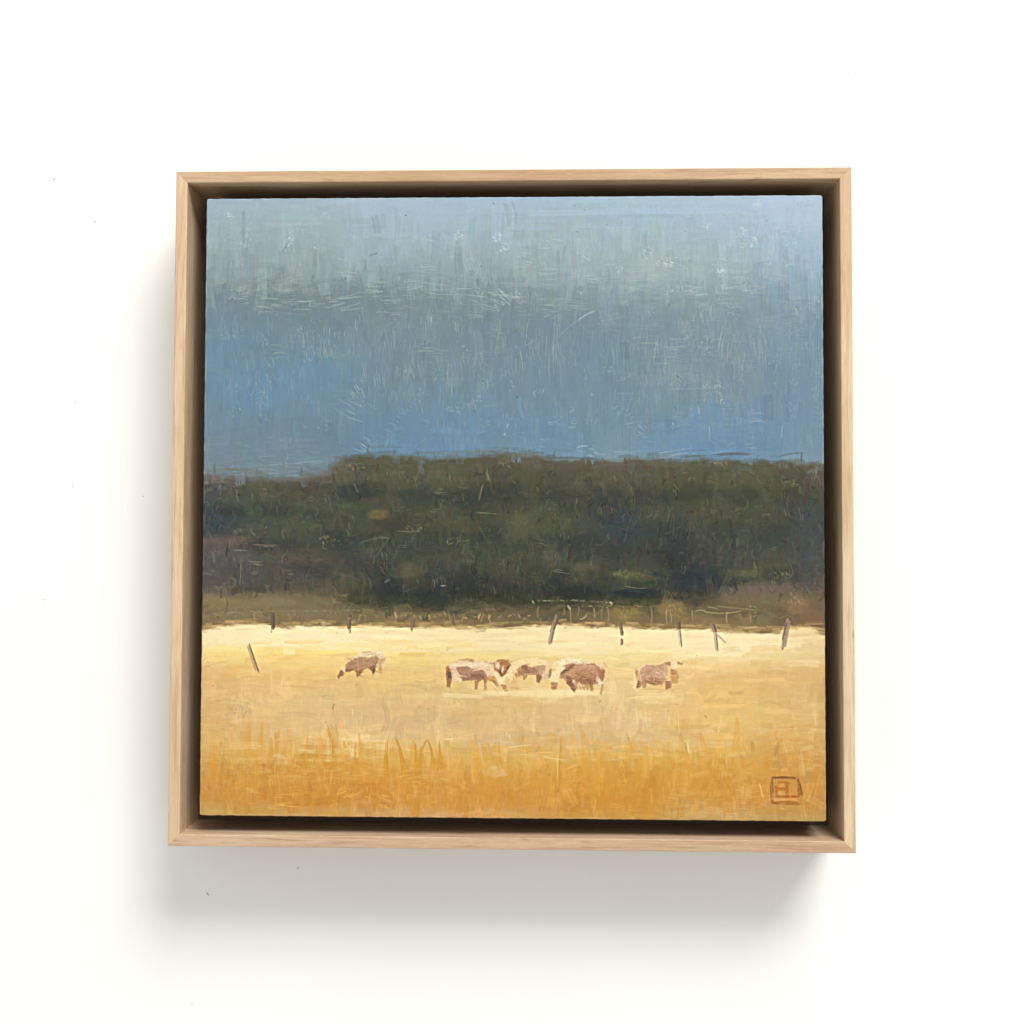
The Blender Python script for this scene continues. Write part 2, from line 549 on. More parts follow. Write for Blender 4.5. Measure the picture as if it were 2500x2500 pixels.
# ---- sky: patches of bluer and greyer paint
for x, y, rx, ry, col, a in [
        (625, 960, 40, 60, (92, 143, 196), .8), (600, 830, 28, 60, (108, 146, 176), .7), (560, 900, 50, 60, (104, 142, 172), .55),
        (680, 950, 30, 35, (95, 142, 188), .6), (1040, 1085, 48, 36, (94, 136, 184), .75), (1140, 1075, 45, 34, (95, 138, 186), .75),
        (960, 1070, 50, 40, (96, 138, 180), .6), (1090, 960, 35, 60, (104, 138, 168), .5), (1300, 900, 18, 90, (104, 142, 172), .7),
        (1790, 1055, 55, 55, (94, 140, 186), .8), (1850, 1070, 55, 40, (98, 142, 182), .6), (1745, 1095, 24, 36, (88, 138, 188), .7),
        (1915, 930, 40, 110, (112, 144, 170), .5), (1960, 620, 60, 50, (160, 182, 198), .5), (1930, 720, 60, 40, (132, 158, 178), .5),
        (740, 650, 70, 40, (152, 166, 164), .6), (620, 700, 90, 26, (138, 148, 144), .6), (720, 720, 90, 20, (124, 136, 134), .6),
        (850, 700, 70, 28, (130, 146, 152), .5), (840, 640, 40, 40, (158, 174, 182), .5), (1120, 610, 30, 26, (150, 166, 166), .5),
        (1290, 655, 45, 26, (164, 174, 164), .5), (1370, 620, 50, 50, (158, 172, 170), .4), (1060, 720, 120, 24, (122, 138, 142), .5),
        (1620, 650, 60, 40, (168, 178, 172), .5), (1740, 640, 60, 40, (160, 174, 174), .5), (1540, 690, 50, 30, (162, 174, 170), .5),
        (660, 880, 22, 60, (112, 130, 138), .7), (870, 900, 40, 60, (124, 138, 142), .5), (950, 850, 40, 60, (126, 138, 140), .5),
        (1010, 820, 70, 40, (116, 132, 134), .5), (1720, 880, 60, 50, (132, 148, 152), .5), (1560, 1000, 60, 40, (124, 142, 150), .4),
        (600, 1090, 60, 40, (112, 130, 142), .5), (720, 1060, 60, 40, (108, 128, 142), .5), (1230, 1060, 30, 40, (116, 134, 144), .5),
        (1055, 1045, 14, 40, (96, 122, 146), .7), (1180, 1060, 16, 34, (112, 134, 150), .6), (1240, 1085, 16, 24, (120, 132, 140), .6)]:
    grey = np.array([112, 137, 154.])
    col = np.array(col) * .42 + grey * .58 if y > 790 else np.array(col)
    wash(x, y, rx, ry, col, a * .45)
    dabs(x, y, rx * 1.1, ry * 1.1, col, a * .8)
ref = C.copy()

# ---- sky: vertical dabs, then flatter strokes in the cloud band and along the top
for i in range(1900):
    x, y = U(485, 2015), U(560, 1130)
    if y > tlx(x) - 30:
        continue
    L_ = U(26, 105)
    w = U(6, 30)
    stroke(x, y - L_ / 2, x + rng.normal(0, 5), y + L_ / 2, w, pick(x, y, 34, .026), U(.2, .7), bend=rng.normal(0, 3),
           bristle=.65, relief=.5, dry=rng.choice([0, .2, .35]))
for i in range(520):
    x, y = U(485, 2015), rng.choice([U(485, 600), U(640, 800), U(1000, 1140)], p=[.4, .45, .15])
    if y > tlx(x) - 12:
        continue
    L_ = U(30, 130)
    stroke(x - L_ / 2, y, x + L_ / 2, y + rng.normal(0, 5), U(6, 20), pick(x, y, 22, .022), U(.2, .55), bend=rng.normal(0, 4),
           bristle=.65, relief=.5, dry=.3)
# ---- sky: dry-brushed pale bristle combs that catch the ridges
PALE = np.array([186, 200, 200.])


def comb(x, y, n, L_, gap, ang, col, a, w=1.3, jag=.3, reg=None):
    ca, sa = math.cos(ang), math.sin(ang)
    for j in range(n):
        o = (j - n / 2) * gap + rng.normal(0, gap * .35)
        l_ = L_ * U(.35, 1.0)
        m = rng.normal(0, L_ * jag)
        px_, py_ = x - sa * o + ca * m, y + ca * o + sa * m
        da = rng.normal(0, .08)
        c2, s2 = math.cos(ang + da), math.sin(ang + da)
        stroke(px_ - c2 * l_ / 2, py_ - s2 * l_ / 2, px_ + c2 * l_ / 2, py_ + s2 * l_ / 2, w * U(.7, 1.4),
               np.clip(col + rng.normal(0, 9) + rng.normal(0, 4, 3), 0, 255), a * U(.2, .8), bend=rng.normal(0, 1.2), bristle=.2,
               relief=.9, taper=.4, reg=reg, edge=.7)


def scuff(x, y, rx, ry, n, col, a):
    main = U(0, 3.14)
    for j in range(n):
        q_ = math.sqrt(U(0, 1))
        th = U(0, 6.28)
        px_, py_ = x + math.cos(th) * q_ * rx, y + math.sin(th) * q_ * ry
        an = main + rng.normal(0, .35)
        l_ = U(2, 7)
        stroke(px_, py_, px_ + math.cos(an) * l_, py_ + math.sin(an) * l_, U(1, 2.2), col + rng.normal(0, 8), a * U(.15, .55), bristle=.2,
               relief=1.0, edge=.8)


VERT = math.pi / 2
for i in range(190):
    x, y = U(560, 1980), rng.triangular(740, 860, 1040)
    big = 1 if (x < 1800) else .6
    comb(x, y, rng.integers(3, 11), U(18, 52) * big, U(3, 6), VERT + rng.normal(0, .06),
         PALE * U(.82, .98) + [4, 0, -8], U(.2, .55))
for i in range(120):
    x, y = U(540, 2000), rng.choice([rng.normal(728, 26), rng.normal(640, 40), rng.normal(800, 50)], p=[.5, .3, .2])
    if x < 1000 and y < 660:
        continue
    comb(x, y, rng.integers(3, 9), U(22, 62), U(4, 8), rng.normal(0, .08), np.array([176, 184, 174.]) * U(.88, 1.08), U(.2, .55))
for i in range(46):
    x = U(900, 1990)
    y = U(990, 1105)
    comb(x, y, rng.integers(2, 6), U(12, 26), U(5, 8), rng.choice([0., .5, VERT, 2.4]) + rng.normal(0, .15),
         np.array([172, 196, 212.]) * U(.92, 1.05), U(.25, .6))
for i in range(620):
    x, y = U(490, 2012), U(520, 1120)
    if y > tlx(x) - 30:
        continue
    L_ = U(30, 90)
    stroke(x, y - L_ / 2, x + rng.normal(0, 4), y + L_ / 2, U(8, 28), pick(x, y, 30, .05), U(.12, .5), bend=rng.normal(0, 3),
           bristle=.7, relief=.6, dry=rng.choice([.2, .35, .45]))
for i in range(150):
    x, y = U(520, 2000), U(500, 1040)
    scuff(x, y, U(8, 20), U(8, 20), rng.integers(6, 22), PALE * U(.95, 1.1), U(.25, .7))
# individual marks that can be picked out
for x, y, n, L_, g, an, a in [
        (590, 713, 4, 30, 5, -.12, .8), (592, 737, 4, 26, 6, .02, .9), (655, 742, 6, 44, 5, 0, .75), (752, 750, 6, 46, 5, .05, .9),
        (700, 700, 5, 60, 6, 0, .4), (835, 742, 9, 60, 5, -.12, .8), (915, 700, 4, 40, 5, -.1, .7), (960, 752, 9, 60, 6, .02, .6),
        (745, 820, 6, 50, 6, VERT, .6), (800, 815, 4, 24, 8, VERT, .6), (825, 812, 4, 20, 6, VERT, .7), (875, 775, 4, 40, 7, VERT, .7),
        (1030, 850, 6, 40, 5, 0, .7), (1212, 722, 4, 90, 5, .12, .9), (1225, 732, 6, 36, 5, .7, .9), (1110, 712, 5, 90, 6, .06, .6),
        (1175, 735, 8, 70, 6, .1, .45), (1040, 790, 3, 22, 12, VERT, .9), (1110, 800, 5, 26, 8, VERT, .7), (1205, 810, 6, 40, 5, 0, .5),
        (1290, 640, 6, 30, 6, .1, .7), (1355, 600, 5, 40, 7, 0, .6), (1430, 630, 6, 22, 6, .6, .7), (1440, 680, 5, 40, 5, .1, .7),
        (1560, 680, 8, 60, 5, 0, .6), (1640, 650, 6, 40, 7, .2, .6), (1700, 710, 5, 46, 6, 0, .8), (1780, 700, 4, 50, 5, -.06, .7),
        (1840, 710, 4, 46, 5, 0, .8), (1820, 600, 6, 34, 8, .06, .75), (1785, 757, 5, 24, 6, -.08, .7), (1720, 770, 7, 40, 7, 1.4, .6),
        (1690, 800, 5, 34, 7, .06, .5), (1740, 785, 3, 26, 6, -.1, .7), (1660, 842, 6, 50, 5, 0, .7), (1765, 860, 6, 60, 6, 1.75, .75),
        (1605, 855, 5, 46, 8, VERT, .6), (1850, 850, 7, 70, 6, 1.4, .55), (1500, 870, 6, 60, 7, VERT, .5), (1345, 880, 6, 70, 7, VERT, .6),
        (1270, 890, 5, 60, 6, VERT, .6), (1020, 920, 7, 50, 5, 1.3, .6), (900, 930, 8, 60, 5, 1.5, .55), (850, 1000, 6, 50, 7, .45, .7),
        (755, 870, 8, 24, 5, .9, .75), (660, 915, 6, 30, 5, .9, .6), (870, 960, 7, 24, 5, 1.2, .8), (890, 1090, 8, 26, 5, .5, .75),
        (1170, 985, 4, 36, 6, .02, .8), (1240, 1035, 3, 22, 10, 1.8, .9), (1350, 1030, 5, 14, 6, 0, .8), (1400, 1035, 4, 24, 8, 0, .7),
        (1420, 1102, 6, 26, 5, 0, .95), (1455, 1104, 6, 30, 5, .03, .95), (1640, 1110, 4, 60, 5, -.08, .85), (1725, 1110, 4, 60, 5, 0, .8),
        (1545, 1112, 4, 60, 6, 0, .6), (1850, 1025, 4, 34, 6, .05, .8), (1840, 1097, 4, 26, 6, .03, .7), (1545, 1040, 3, 40, 6, -.03, .6),
        (640, 1140, 7, 70, 6, .02, .45), (720, 1150, 7, 60, 6, .02, .5), (580, 1150, 5, 60, 6, 0, .4), (770, 1125, 5, 34, 6, 0, .5)]:
    comb(x, y, n, L_, g, an, np.array([196, 204, 196.]) if y < 1080 else np.array([196, 204, 206.]), a * .8, w=1.35)
stroke(1360, 828, 1412, 782, 1.4, (142, 168, 182), .5, bend=-3, relief=1.5, bristle=.1)
stroke(1412, 782, 1450, 760, 1.6, (180, 198, 206), .7, bend=-2, relief=1.5, bristle=.1)
stroke(1640, 951, 1766, 946, 1.1, (154, 178, 190), .35, relief=1.5, bristle=.3)
stroke(1508, 961, 1545, 961, 1.2, (158, 180, 190), .35, relief=1, bristle=.3)
stroke(1642, 914, 1638, 940, 1.4, (164, 184, 192), .35, relief=1, bristle=.3)
stroke(1910, 1036, 1908, 1070, 2.4, (150, 182, 206), .7, relief=1, bristle=.3)
stroke(1732, 1040, 1733, 1072, 2, (148, 178, 204), .6, relief=1, bristle=.3)
stroke(1705, 992, 1707, 1010, 2, (170, 190, 198), .6, relief=1, bristle=.3)
stroke(1235, 1058, 1230, 1062, 3, (170, 192, 206), .6, relief=1, bristle=.3)
stroke(1300, 520, 1800, 512, 14, (170, 190, 207), .5, relief=.3, dry=.35)
for x, y in [(1845, 498), (560, 525), (705, 590), (1120, 573), (1215, 580), (1230, 604), (1835, 590), (1810, 566), (1630, 640), (1760, 660)]:
    scuff(x, y, 12, 12, 26, np.array([206, 218, 220.]), .8)
# warm canvas showing along the right-hand edge
for i in range(60):
    y = U(850, 1090)
    comb(U(1990, 2008), y, 2, 12, 4, 0, np.array([160, 160, 158.]), .5)

# ---- tree line, feathery top edge
for i in range(240):
    x = U(485, 2015)
    y = tlx(x) + rng.normal(2, 9 if x > 830 else 16)
    col = np.array([92, 92, 74.]) if x > 830 else np.array([118, 110, 100.])
    L_ = U(20, 80)
    stroke(x - L_ / 2, y, x + L_ / 2, y + rng.normal(0, 3), U(3, 9), col * U(.82, 1.12), U(.12, .4), bristle=.7, dry=.4,
           bend=rng.normal(0, 1.2), relief=.3)
for i in range(60):
    x = U(800, 2015)
    y = tlx(x)
    stroke(x, y + 6, x + rng.normal(0, 6), y - U(2, 16), U(2, 6), (92, 94, 76), U(.2, .6), taper=.8)
for x, h in [(523, 26), (735, 22), (897, 24), (962, 12), (1352, 16), (520, 20), (1180, 8), (1955, 18)]:
    stroke(x, tlx(x) - 2, x + 2, tlx(x) - h - 4, 6, (96, 100, 92), .75, taper=.7)
stroke(1322, 1119, 1470, 1122, 3, (84, 88, 88), .8, bend=-3)
stroke(1582, 1125, 1625, 1121, 4, (90, 86, 80), .7)
stroke(1770, 1108, 1835, 1110, 4, (104, 106, 104), .8, bend=-2)
stroke(1040, 1110, 1200, 1100, 8, (112, 128, 126), .55, dry=.3)
stroke(1200, 1104, 1330, 1118, 10, (104, 104, 90), .6, dry=.25)
stroke(800, 1160, 830, 1110, 8, (104, 112, 112), .7, dry=.2)

# ---- tree mass: overlapping crowns, dark hollows, bushes at the foot
for x, y, rx, ry, col, a in [
        (520, 1260, 46, 60, (58, 68, 70), .8), (640, 1230, 46, 60, (76, 84, 62), .6), (760, 1200, 60, 30, (70, 66, 56), .6),
        (860, 1200, 60, 26, (58, 62, 56), .7), (900, 1150, 70, 34, (82, 84, 60), .6), (1000, 1190, 70, 40, (74, 78, 56), .5),
        (930, 1260, 34, 26, (98, 90, 58), .55), (860, 1330, 40, 40, (56, 64, 60), .7), (1150, 1230, 50, 34, (60, 64, 52), .7),
        (1270, 1290, 55, 50, (80, 84, 56), .75), (1330, 1280, 50, 60, (76, 82, 58), .6), (1200, 1330, 60, 60, (60, 66, 52), .6),
        (1530, 1280, 36, 40, (54, 68, 70), .8), (1600, 1180, 60, 40, (78, 84, 60), .6), (1420, 1200, 70, 40, (72, 74, 56), .5),
        (1480, 1240, 40, 50, (60, 62, 58), .6), (1660, 1320, 40, 60, (54, 58, 54), .7), (1740, 1260, 60, 60, (78, 82, 58), .6),
        (1850, 1270, 60, 60, (72, 78, 60), .6), (1960, 1270, 50, 80, (64, 70, 66), .6), (1900, 1190, 80, 40, (82, 82, 56), .6),
        (550, 1320, 80, 16, (106, 88, 76), .6), (560, 1360, 80, 24, (82, 84, 82), .7), (560, 1400, 70, 24, (72, 74, 70), .6),
        (720, 1370, 60, 40, (86, 78, 66), .6), (740, 1400, 50, 30, (66, 68, 60), .7), (640, 1420, 60, 30, (72, 74, 66), .6),
        (820, 1430, 40, 50, (90, 82, 64), .6), (870, 1440, 26, 46, (72, 76, 54), .7), (940, 1450, 50, 40, (48, 54, 54), .8),
        (1060, 1460, 70, 30, (46, 54, 56), .85), (1140, 1430, 60, 30, (50, 54, 50), .8), (1010, 1400, 40, 36, (84, 82, 58), .6),
        (1230, 1400, 70, 30, (76, 76, 56), .6), (1290, 1450, 70, 26, (56, 58, 54), .6), (1400, 1440, 60, 30, (50, 52, 50), .75),
        (1425, 1390, 34, 22, (84, 84, 60), .6), (1530, 1405, 60, 16, (86, 90, 58), .6), (1560, 1420, 50, 14, (76, 84, 52), .6),
        (1550, 1450, 70, 18, (44, 50, 52), .85), (1680, 1400, 60, 50, (48, 56, 56), .8), (1640, 1360, 40, 40, (54, 56, 52), .7),
        (1820, 1400, 60, 26, (80, 84, 56), .7), (1900, 1400, 40, 26, (82, 86, 56), .6), (1970, 1390, 40, 50, (68, 72, 68), .7),
        (1850, 1450, 100, 36, (110, 98, 82), .8), (1790, 1470, 50, 24, (112, 92, 76), .6), (1945, 1475, 34, 32, (134, 106, 86), .6),
        (1900, 1500, 40, 24, (96, 86, 74), .7), (1640, 1485, 36, 26, (140, 116, 82), .8), (1530, 1500, 36, 22, (142, 122, 78), .8),
        (1985, 1510, 36, 24, (122, 92, 78), .7), (1870, 1505, 22, 18, (116, 108, 86), .5), (1815, 1505, 20, 14, (140, 124, 90), .6),
        (530, 1470, 60, 24, (128, 112, 86), .7), (640, 1470, 90, 22, (126, 112, 92), .7), (740, 1465, 80, 18, (118, 104, 86), .7),
        (550, 1505, 60, 12, (126, 120, 100), .7), (1130, 1500, 80, 16, (104, 92, 74), .7), (1300, 1500, 60, 16, (98, 90, 76), .7)]:
    wash(x, y, rx, ry, col, a * .6)
    dabs(x, y, rx, ry, col, a * .7, ang=rng.choice([VERT, 1.2, 1.9, .4]), jit=6)
for x, y, r_ in [(560, 1215, 44), (660, 1205, 50), (770, 1225, 46), (880, 1150, 60), (1000, 1165, 56), (1110, 1170, 54), (1220, 1160, 58), (1340, 1170, 50),
                 (1450, 1170, 54), (1570, 1165, 60), (1690, 1165, 52), (1800, 1165, 56), (1920, 1175, 56), (700, 1290, 54), (830, 1275, 50), (950, 1240, 50),
                 (1070, 1270, 58), (1190, 1270, 44), (1290, 1270, 62), (1410, 1280, 50), (1600, 1250, 50), (1750, 1250, 62), (1870, 1260, 56), (620, 1300, 40),
                 (770, 1360, 48), (900, 1350, 46), (1010, 1380, 50), (1130, 1370, 52), (1240, 1385, 54), (1350, 1370, 48), (1460, 1385, 46), (1560, 1390, 46),
                 (1800, 1370, 54), (1900, 1370, 50), (870, 1430, 40), (1430, 1410, 40)]:
    wash(x + r_ * .2, y + r_ * .75, r_ * 1.0, r_ * .5, (52, 57, 50), .5, .5)
    wash(x, y, r_ * 1.05, r_ * .62, np.array([77, 79, 60]) * U(.9, 1.08), .5, .5)
    dabs(x - r_ * .1, y - r_ * .2, r_ * .8, r_ * .35, np.array([84, 85, 63]) * U(.86, 1.06), .4, n=10, ang=rng.choice([.5, 1.2, 1.9, 2.6]), jit=5)
ref = np.where((REG == 1)[..., None], C, ref)
for i in range(2400):
    x, y = U(485, 2015), U(1110, 1525)
    if y < tlx(x) + 12 or y > flx(x) - 14:
        continue
    an = rng.choice([VERT, VERT, 0.0, 1.2, 1.9]) + rng.normal(0, .15)
    L_ = U(10, 46)
    if y > 1450:
        an, L_ = rng.normal(0, .2), U(10, 40)
    stroke(x - math.cos(an) * L_ / 2, y - math.sin(an) * L_ / 2, x + math.cos(an) * L_ / 2, y + math.sin(an) * L_ / 2, U(3, 15),
           pick(x, y, 20, .07), U(.2, .65), bend=rng.normal(0, 5), bristle=.7, relief=.45, dry=.3)
for i in range(420):
    x, y = U(500, 2005), U(1130, 1480)
    if y < tlx(x) + 16:
        continue
    an = rng.choice([0.0, 0.0, VERT, VERT, 1.2, 1.9]) + rng.normal(0, .12)
    comb(x, y, rng.integers(1, 5), U(10, 30), U(4, 7), an, np.array([122, 118, 92.]) * U(.8, 1.25), U(.15, .55), w=1.2)
for x, y, L_, an, a in [(1190, 1165, 36, 1.35, .8), (1170, 1205, 44, 1.6, .7), (1187, 1253, 60, 0, .6), (1000, 1298, 50, 0, .6),
                        (940, 1315, 30, .1, .5), (1370, 1395, 60, 0, .6), (650, 1335, 60, .02, .7), (590, 1346, 40, .05, .7),
                        (630, 1378, 40, .05, .7), (620, 1402, 24, 0, .7), (585, 1395, 60, 1.57, .5), (710, 1405, 28, 0, .8),
                        (945, 1420, 16, -.3, .8), (1085, 1432, 26, -.1, .8), (1120, 1440, 20, 0, .7), (1665, 1353, 12, 0, .95),
                        (1690, 1432, 34, .1, .6), (1810, 1430, 24, -.4, .7), (1545, 1440, 60, .05, .7), (1560, 1448, 50, .1, .6),
                        (1890, 1340, 24, .05, .6), (1840, 1385, 30, 1.57, .7), (1955, 1260, 34, 1.5, .6), (1640, 1280, 50, 1.7, .4)]:
    comb(x, y, 2, L_, 4, an, np.array([168, 164, 134.]), a * .9, w=1.2, jag=.1)
for x, y in [(915, 1258), (1010, 1288), (865, 1138), (1930, 1178), (1267, 1275), (1520, 1397), (1830, 1400), (1905, 1402), (1760, 1130),
             (1240, 1130), (800, 1315), (1110, 1320)]:
    scuff(x, y, 22, 9, 24, np.array([156, 148, 92.]), .65)
for x, y, rx, ry, col, a in [
        (1850, 1455, 92, 30, (112, 100, 84), .75), (1800, 1470, 46, 22, (116, 96, 80), .6), (1945, 1474, 32, 28, (134, 108, 88), .55),
        (1640, 1488, 34, 24, (130, 111, 84), .6), (1530, 1500, 38, 18, (132, 114, 82), .6), (1985, 1512, 34, 20, (124, 94, 80), .7),
        (1870, 1506, 20, 16, (116, 108, 88), .5), (1530, 1402, 44, 10, (90, 94, 60), .55), (1575, 1412, 36, 8, (86, 88, 58), .45),
        (1820, 1402, 50, 14, (86, 90, 58), .6), (1270, 1285, 40, 40, (84, 88, 58), .55), (1060, 1462, 60, 18, (46, 54, 56), .6),
        (1140, 1440, 50, 20, (46, 52, 48), .6), (1410, 1445, 60, 20, (46, 50, 48), .6), (1555, 1448, 60, 12, (42, 50, 52), .7),
        (1690, 1420, 40, 30, (46, 54, 54), .6), (1660, 1330, 24, 50, (52, 56, 54), .6), (860, 1200, 56, 16, (54, 60, 56), .6),
        (550, 1320, 70, 9, (104, 90, 80), .4), (640, 1468, 90, 16, (130, 116, 94), .6), (530, 1468, 50, 18, (134, 118, 88), .6),
        (1000, 1395, 30, 24, (92, 88, 62), .5), (925, 1256, 30, 14, (112, 100, 62), .5), (1425, 1385, 30, 12, (92, 90, 62), .5)]:
    wash(x, y, rx, ry, col, a, .4)
    dabs(x, y, rx, ry, col, a * .6, ang=rng.choice([VERT, 1.2, 0.0]), jit=8)
for i in range(500):
    x, y = U(490, 2010), U(1130, 1480)
    if y < tlx(x) + 12:
        continue
    an = rng.choice([VERT, VERT, 0., 1.1, 2.0]) + rng.normal(0, .2)
    L_ = U(6, 24)
    c_, r_ = px2cv(x, y)
    col = C[int(np.clip(r_, 0, N - 1)), int(np.clip(c_, 0, N - 1))] * 255 * rng.choice([.78, .85, 1.16, 1.25])
    stroke(x, y, x + math.cos(an) * L_, y + math.sin(an) * L_, U(1.6, 6), col, U(.3, .7), bend=rng.normal(0, 3), bristle=.5, relief=.5, dry=.2)
# loop scratched into the paint
for j in range(10):
    t0, t1 = j / 10, (j + 1) / 10
    f_ = lambda t: (882 + 68 * min(1, t * 1.6) - 26 * max(0, t - .6) * 2.4, 1324 - 14 * math.sin(t * 2.2) + 40 * max(0, t - .55) * 2)
    stroke(*f_(t0), *f_(t1), 1.2, (132, 128, 100), .35, relief=.8)

# ---- foot of the trees: pale wall line, drips, ticks
for x in range(512, 880, 9):
    y = float(np.interp(x, [512, 700, 880], [1497, 1492, 1489])) + rng.normal(0, 1)
    stroke(x, y, x + U(6, 12), y + rng.normal(0, 1), U(1.4, 2.8), np.array([158, 146, 118.]) * U(.8, 1.1), U(.1, .65), relief=1)
    if rng.random() < .5:
        stroke(x + rng.normal(0, 3), y + U(0, 8), x + rng.normal(0, 3), y + U(8, 26), U(1.6, 5), np.array([152, 140, 112.]) * U(.8, 1.1), U(.1, .45), relief=1, taper=.5)
for x in range(880, 1300, 12):
    if rng.random() < .75:
        stroke(x, 1504 + rng.normal(0, 4), x + U(3, 10), 1504 + rng.normal(0, 4), U(2, 4), np.array([180, 160, 120.]) * U(.85, 1.1), U(.2, .7), relief=1)
    if rng.random() < .4:
        stroke(x, 1500, x + rng.normal(0, 3), 1500 + U(8, 24), U(2, 5), np.array([178, 150, 108.]), U(.2, .55), relief=1)
for x in range(1297, 1502, 7):
    y = float(np.interp(x, [1297, 1400, 1500], [1467, 1466, 1472]))
    if rng.random() < .82:
        stroke(x, y, x + U(4, 9), y + rng.normal(0, .6), U(1.2, 2.6), np.array([168, 162, 146.]) * U(.75, 1.1), U(.15, .7), relief=1)
for x in range(1365, 1600, 8):
    y = 1480 + rng.normal(0, 1.2)
    stroke(x, y, x + U(5, 10), y + rng.normal(0, .6), U(1.2, 2.4), np.array([154, 140, 112.]) * U(.8, 1.1), U(.1, .55), relief=.8)
stroke(1386, 1478, 1392, 1488, 3, (182, 176, 156), .7, relief=1)
stroke(1299, 1466, 1304, 1474, 3, (182, 176, 156), .7, relief=1)
stroke(1490, 1469, 1494, 1476, 3, (182, 176, 156), .7, relief=1)
for x, y0, y1, b in [(1315, 1480, 1508, 3), (1320, 1508, 1524, 0), (1377, 1486, 1502, -2), (1393, 1484, 1520, 1), (1412, 1480, 1503, -3),
                     (1470, 1484, 1515, 2), (1482, 1480, 1522, -3), (1450, 1484, 1508, 0), (1588, 1480, 1512, -3), (1590, 1512, 1530, -2),
                     (1628, 1488, 1522, 3), (1636, 1496, 1520, -3), (1690, 1490, 1516, 2), (1775, 1496, 1520, 2), (1833, 1500, 1518, 0)]:
    stroke(x, y0, x + rng.normal(0, 2), y1, U(1.4, 2.6), np.array([180, 164, 130.]), .45, bend=b * .6, relief=1, taper=.4)
stroke(1433, 1498, 1414, 1512, 2.2, (196, 180, 146), .8, bend=-4, relief=1)
stroke(1697, 1493, 1725, 1494, 1.6, (172, 158, 128), .55, bend=-4, relief=1.2)
stroke(1725, 1494, 1806, 1492, 1.7, (166, 150, 118), .65, bend=4, relief=1.2)
stroke(1728, 1481, 1752, 1486, 2, (166, 152, 124), .6, relief=1)
stroke(1750, 1480, 1850, 1490, 2, (150, 140, 112), .5, relief=1)
scuff(1540, 1498, 24, 14, 40, np.array([176, 150, 98.]), .5)
scuff(1870, 1470, 60, 20, 50, np.array([136, 118, 98.]), .5)
scuff(1945, 1478, 24, 22, 40, np.array([168, 134, 104.]), .5)
scuff(1530, 1402, 40, 8, 40, np.array([136, 134, 80.]), .5)
scuff(1650, 1490, 26, 20, 60, np.array([178, 156, 108.]), .5)
scuff(1835, 1495, 18, 18, 30, np.array([178, 170, 124.]), .5)
scuff(1935, 1465, 16, 10, 14, np.array([190, 160, 124.]), .7)
scuff(1995, 1135, 10, 14, 20, np.array([150, 130, 118.]), .6)
for i in range(260):
    x = U(490, 2010)
    y = flx(x) - U(-3, 13)
    L_ = U(12, 46)
    stroke(x - L_ / 2, y, x + L_ / 2, y + rng.normal(0, 1.5), U(3, 7), np.array([178, 150, 108.]) * U(.8, 1.22), U(.15, .55), bristle=.6, dry=.35)

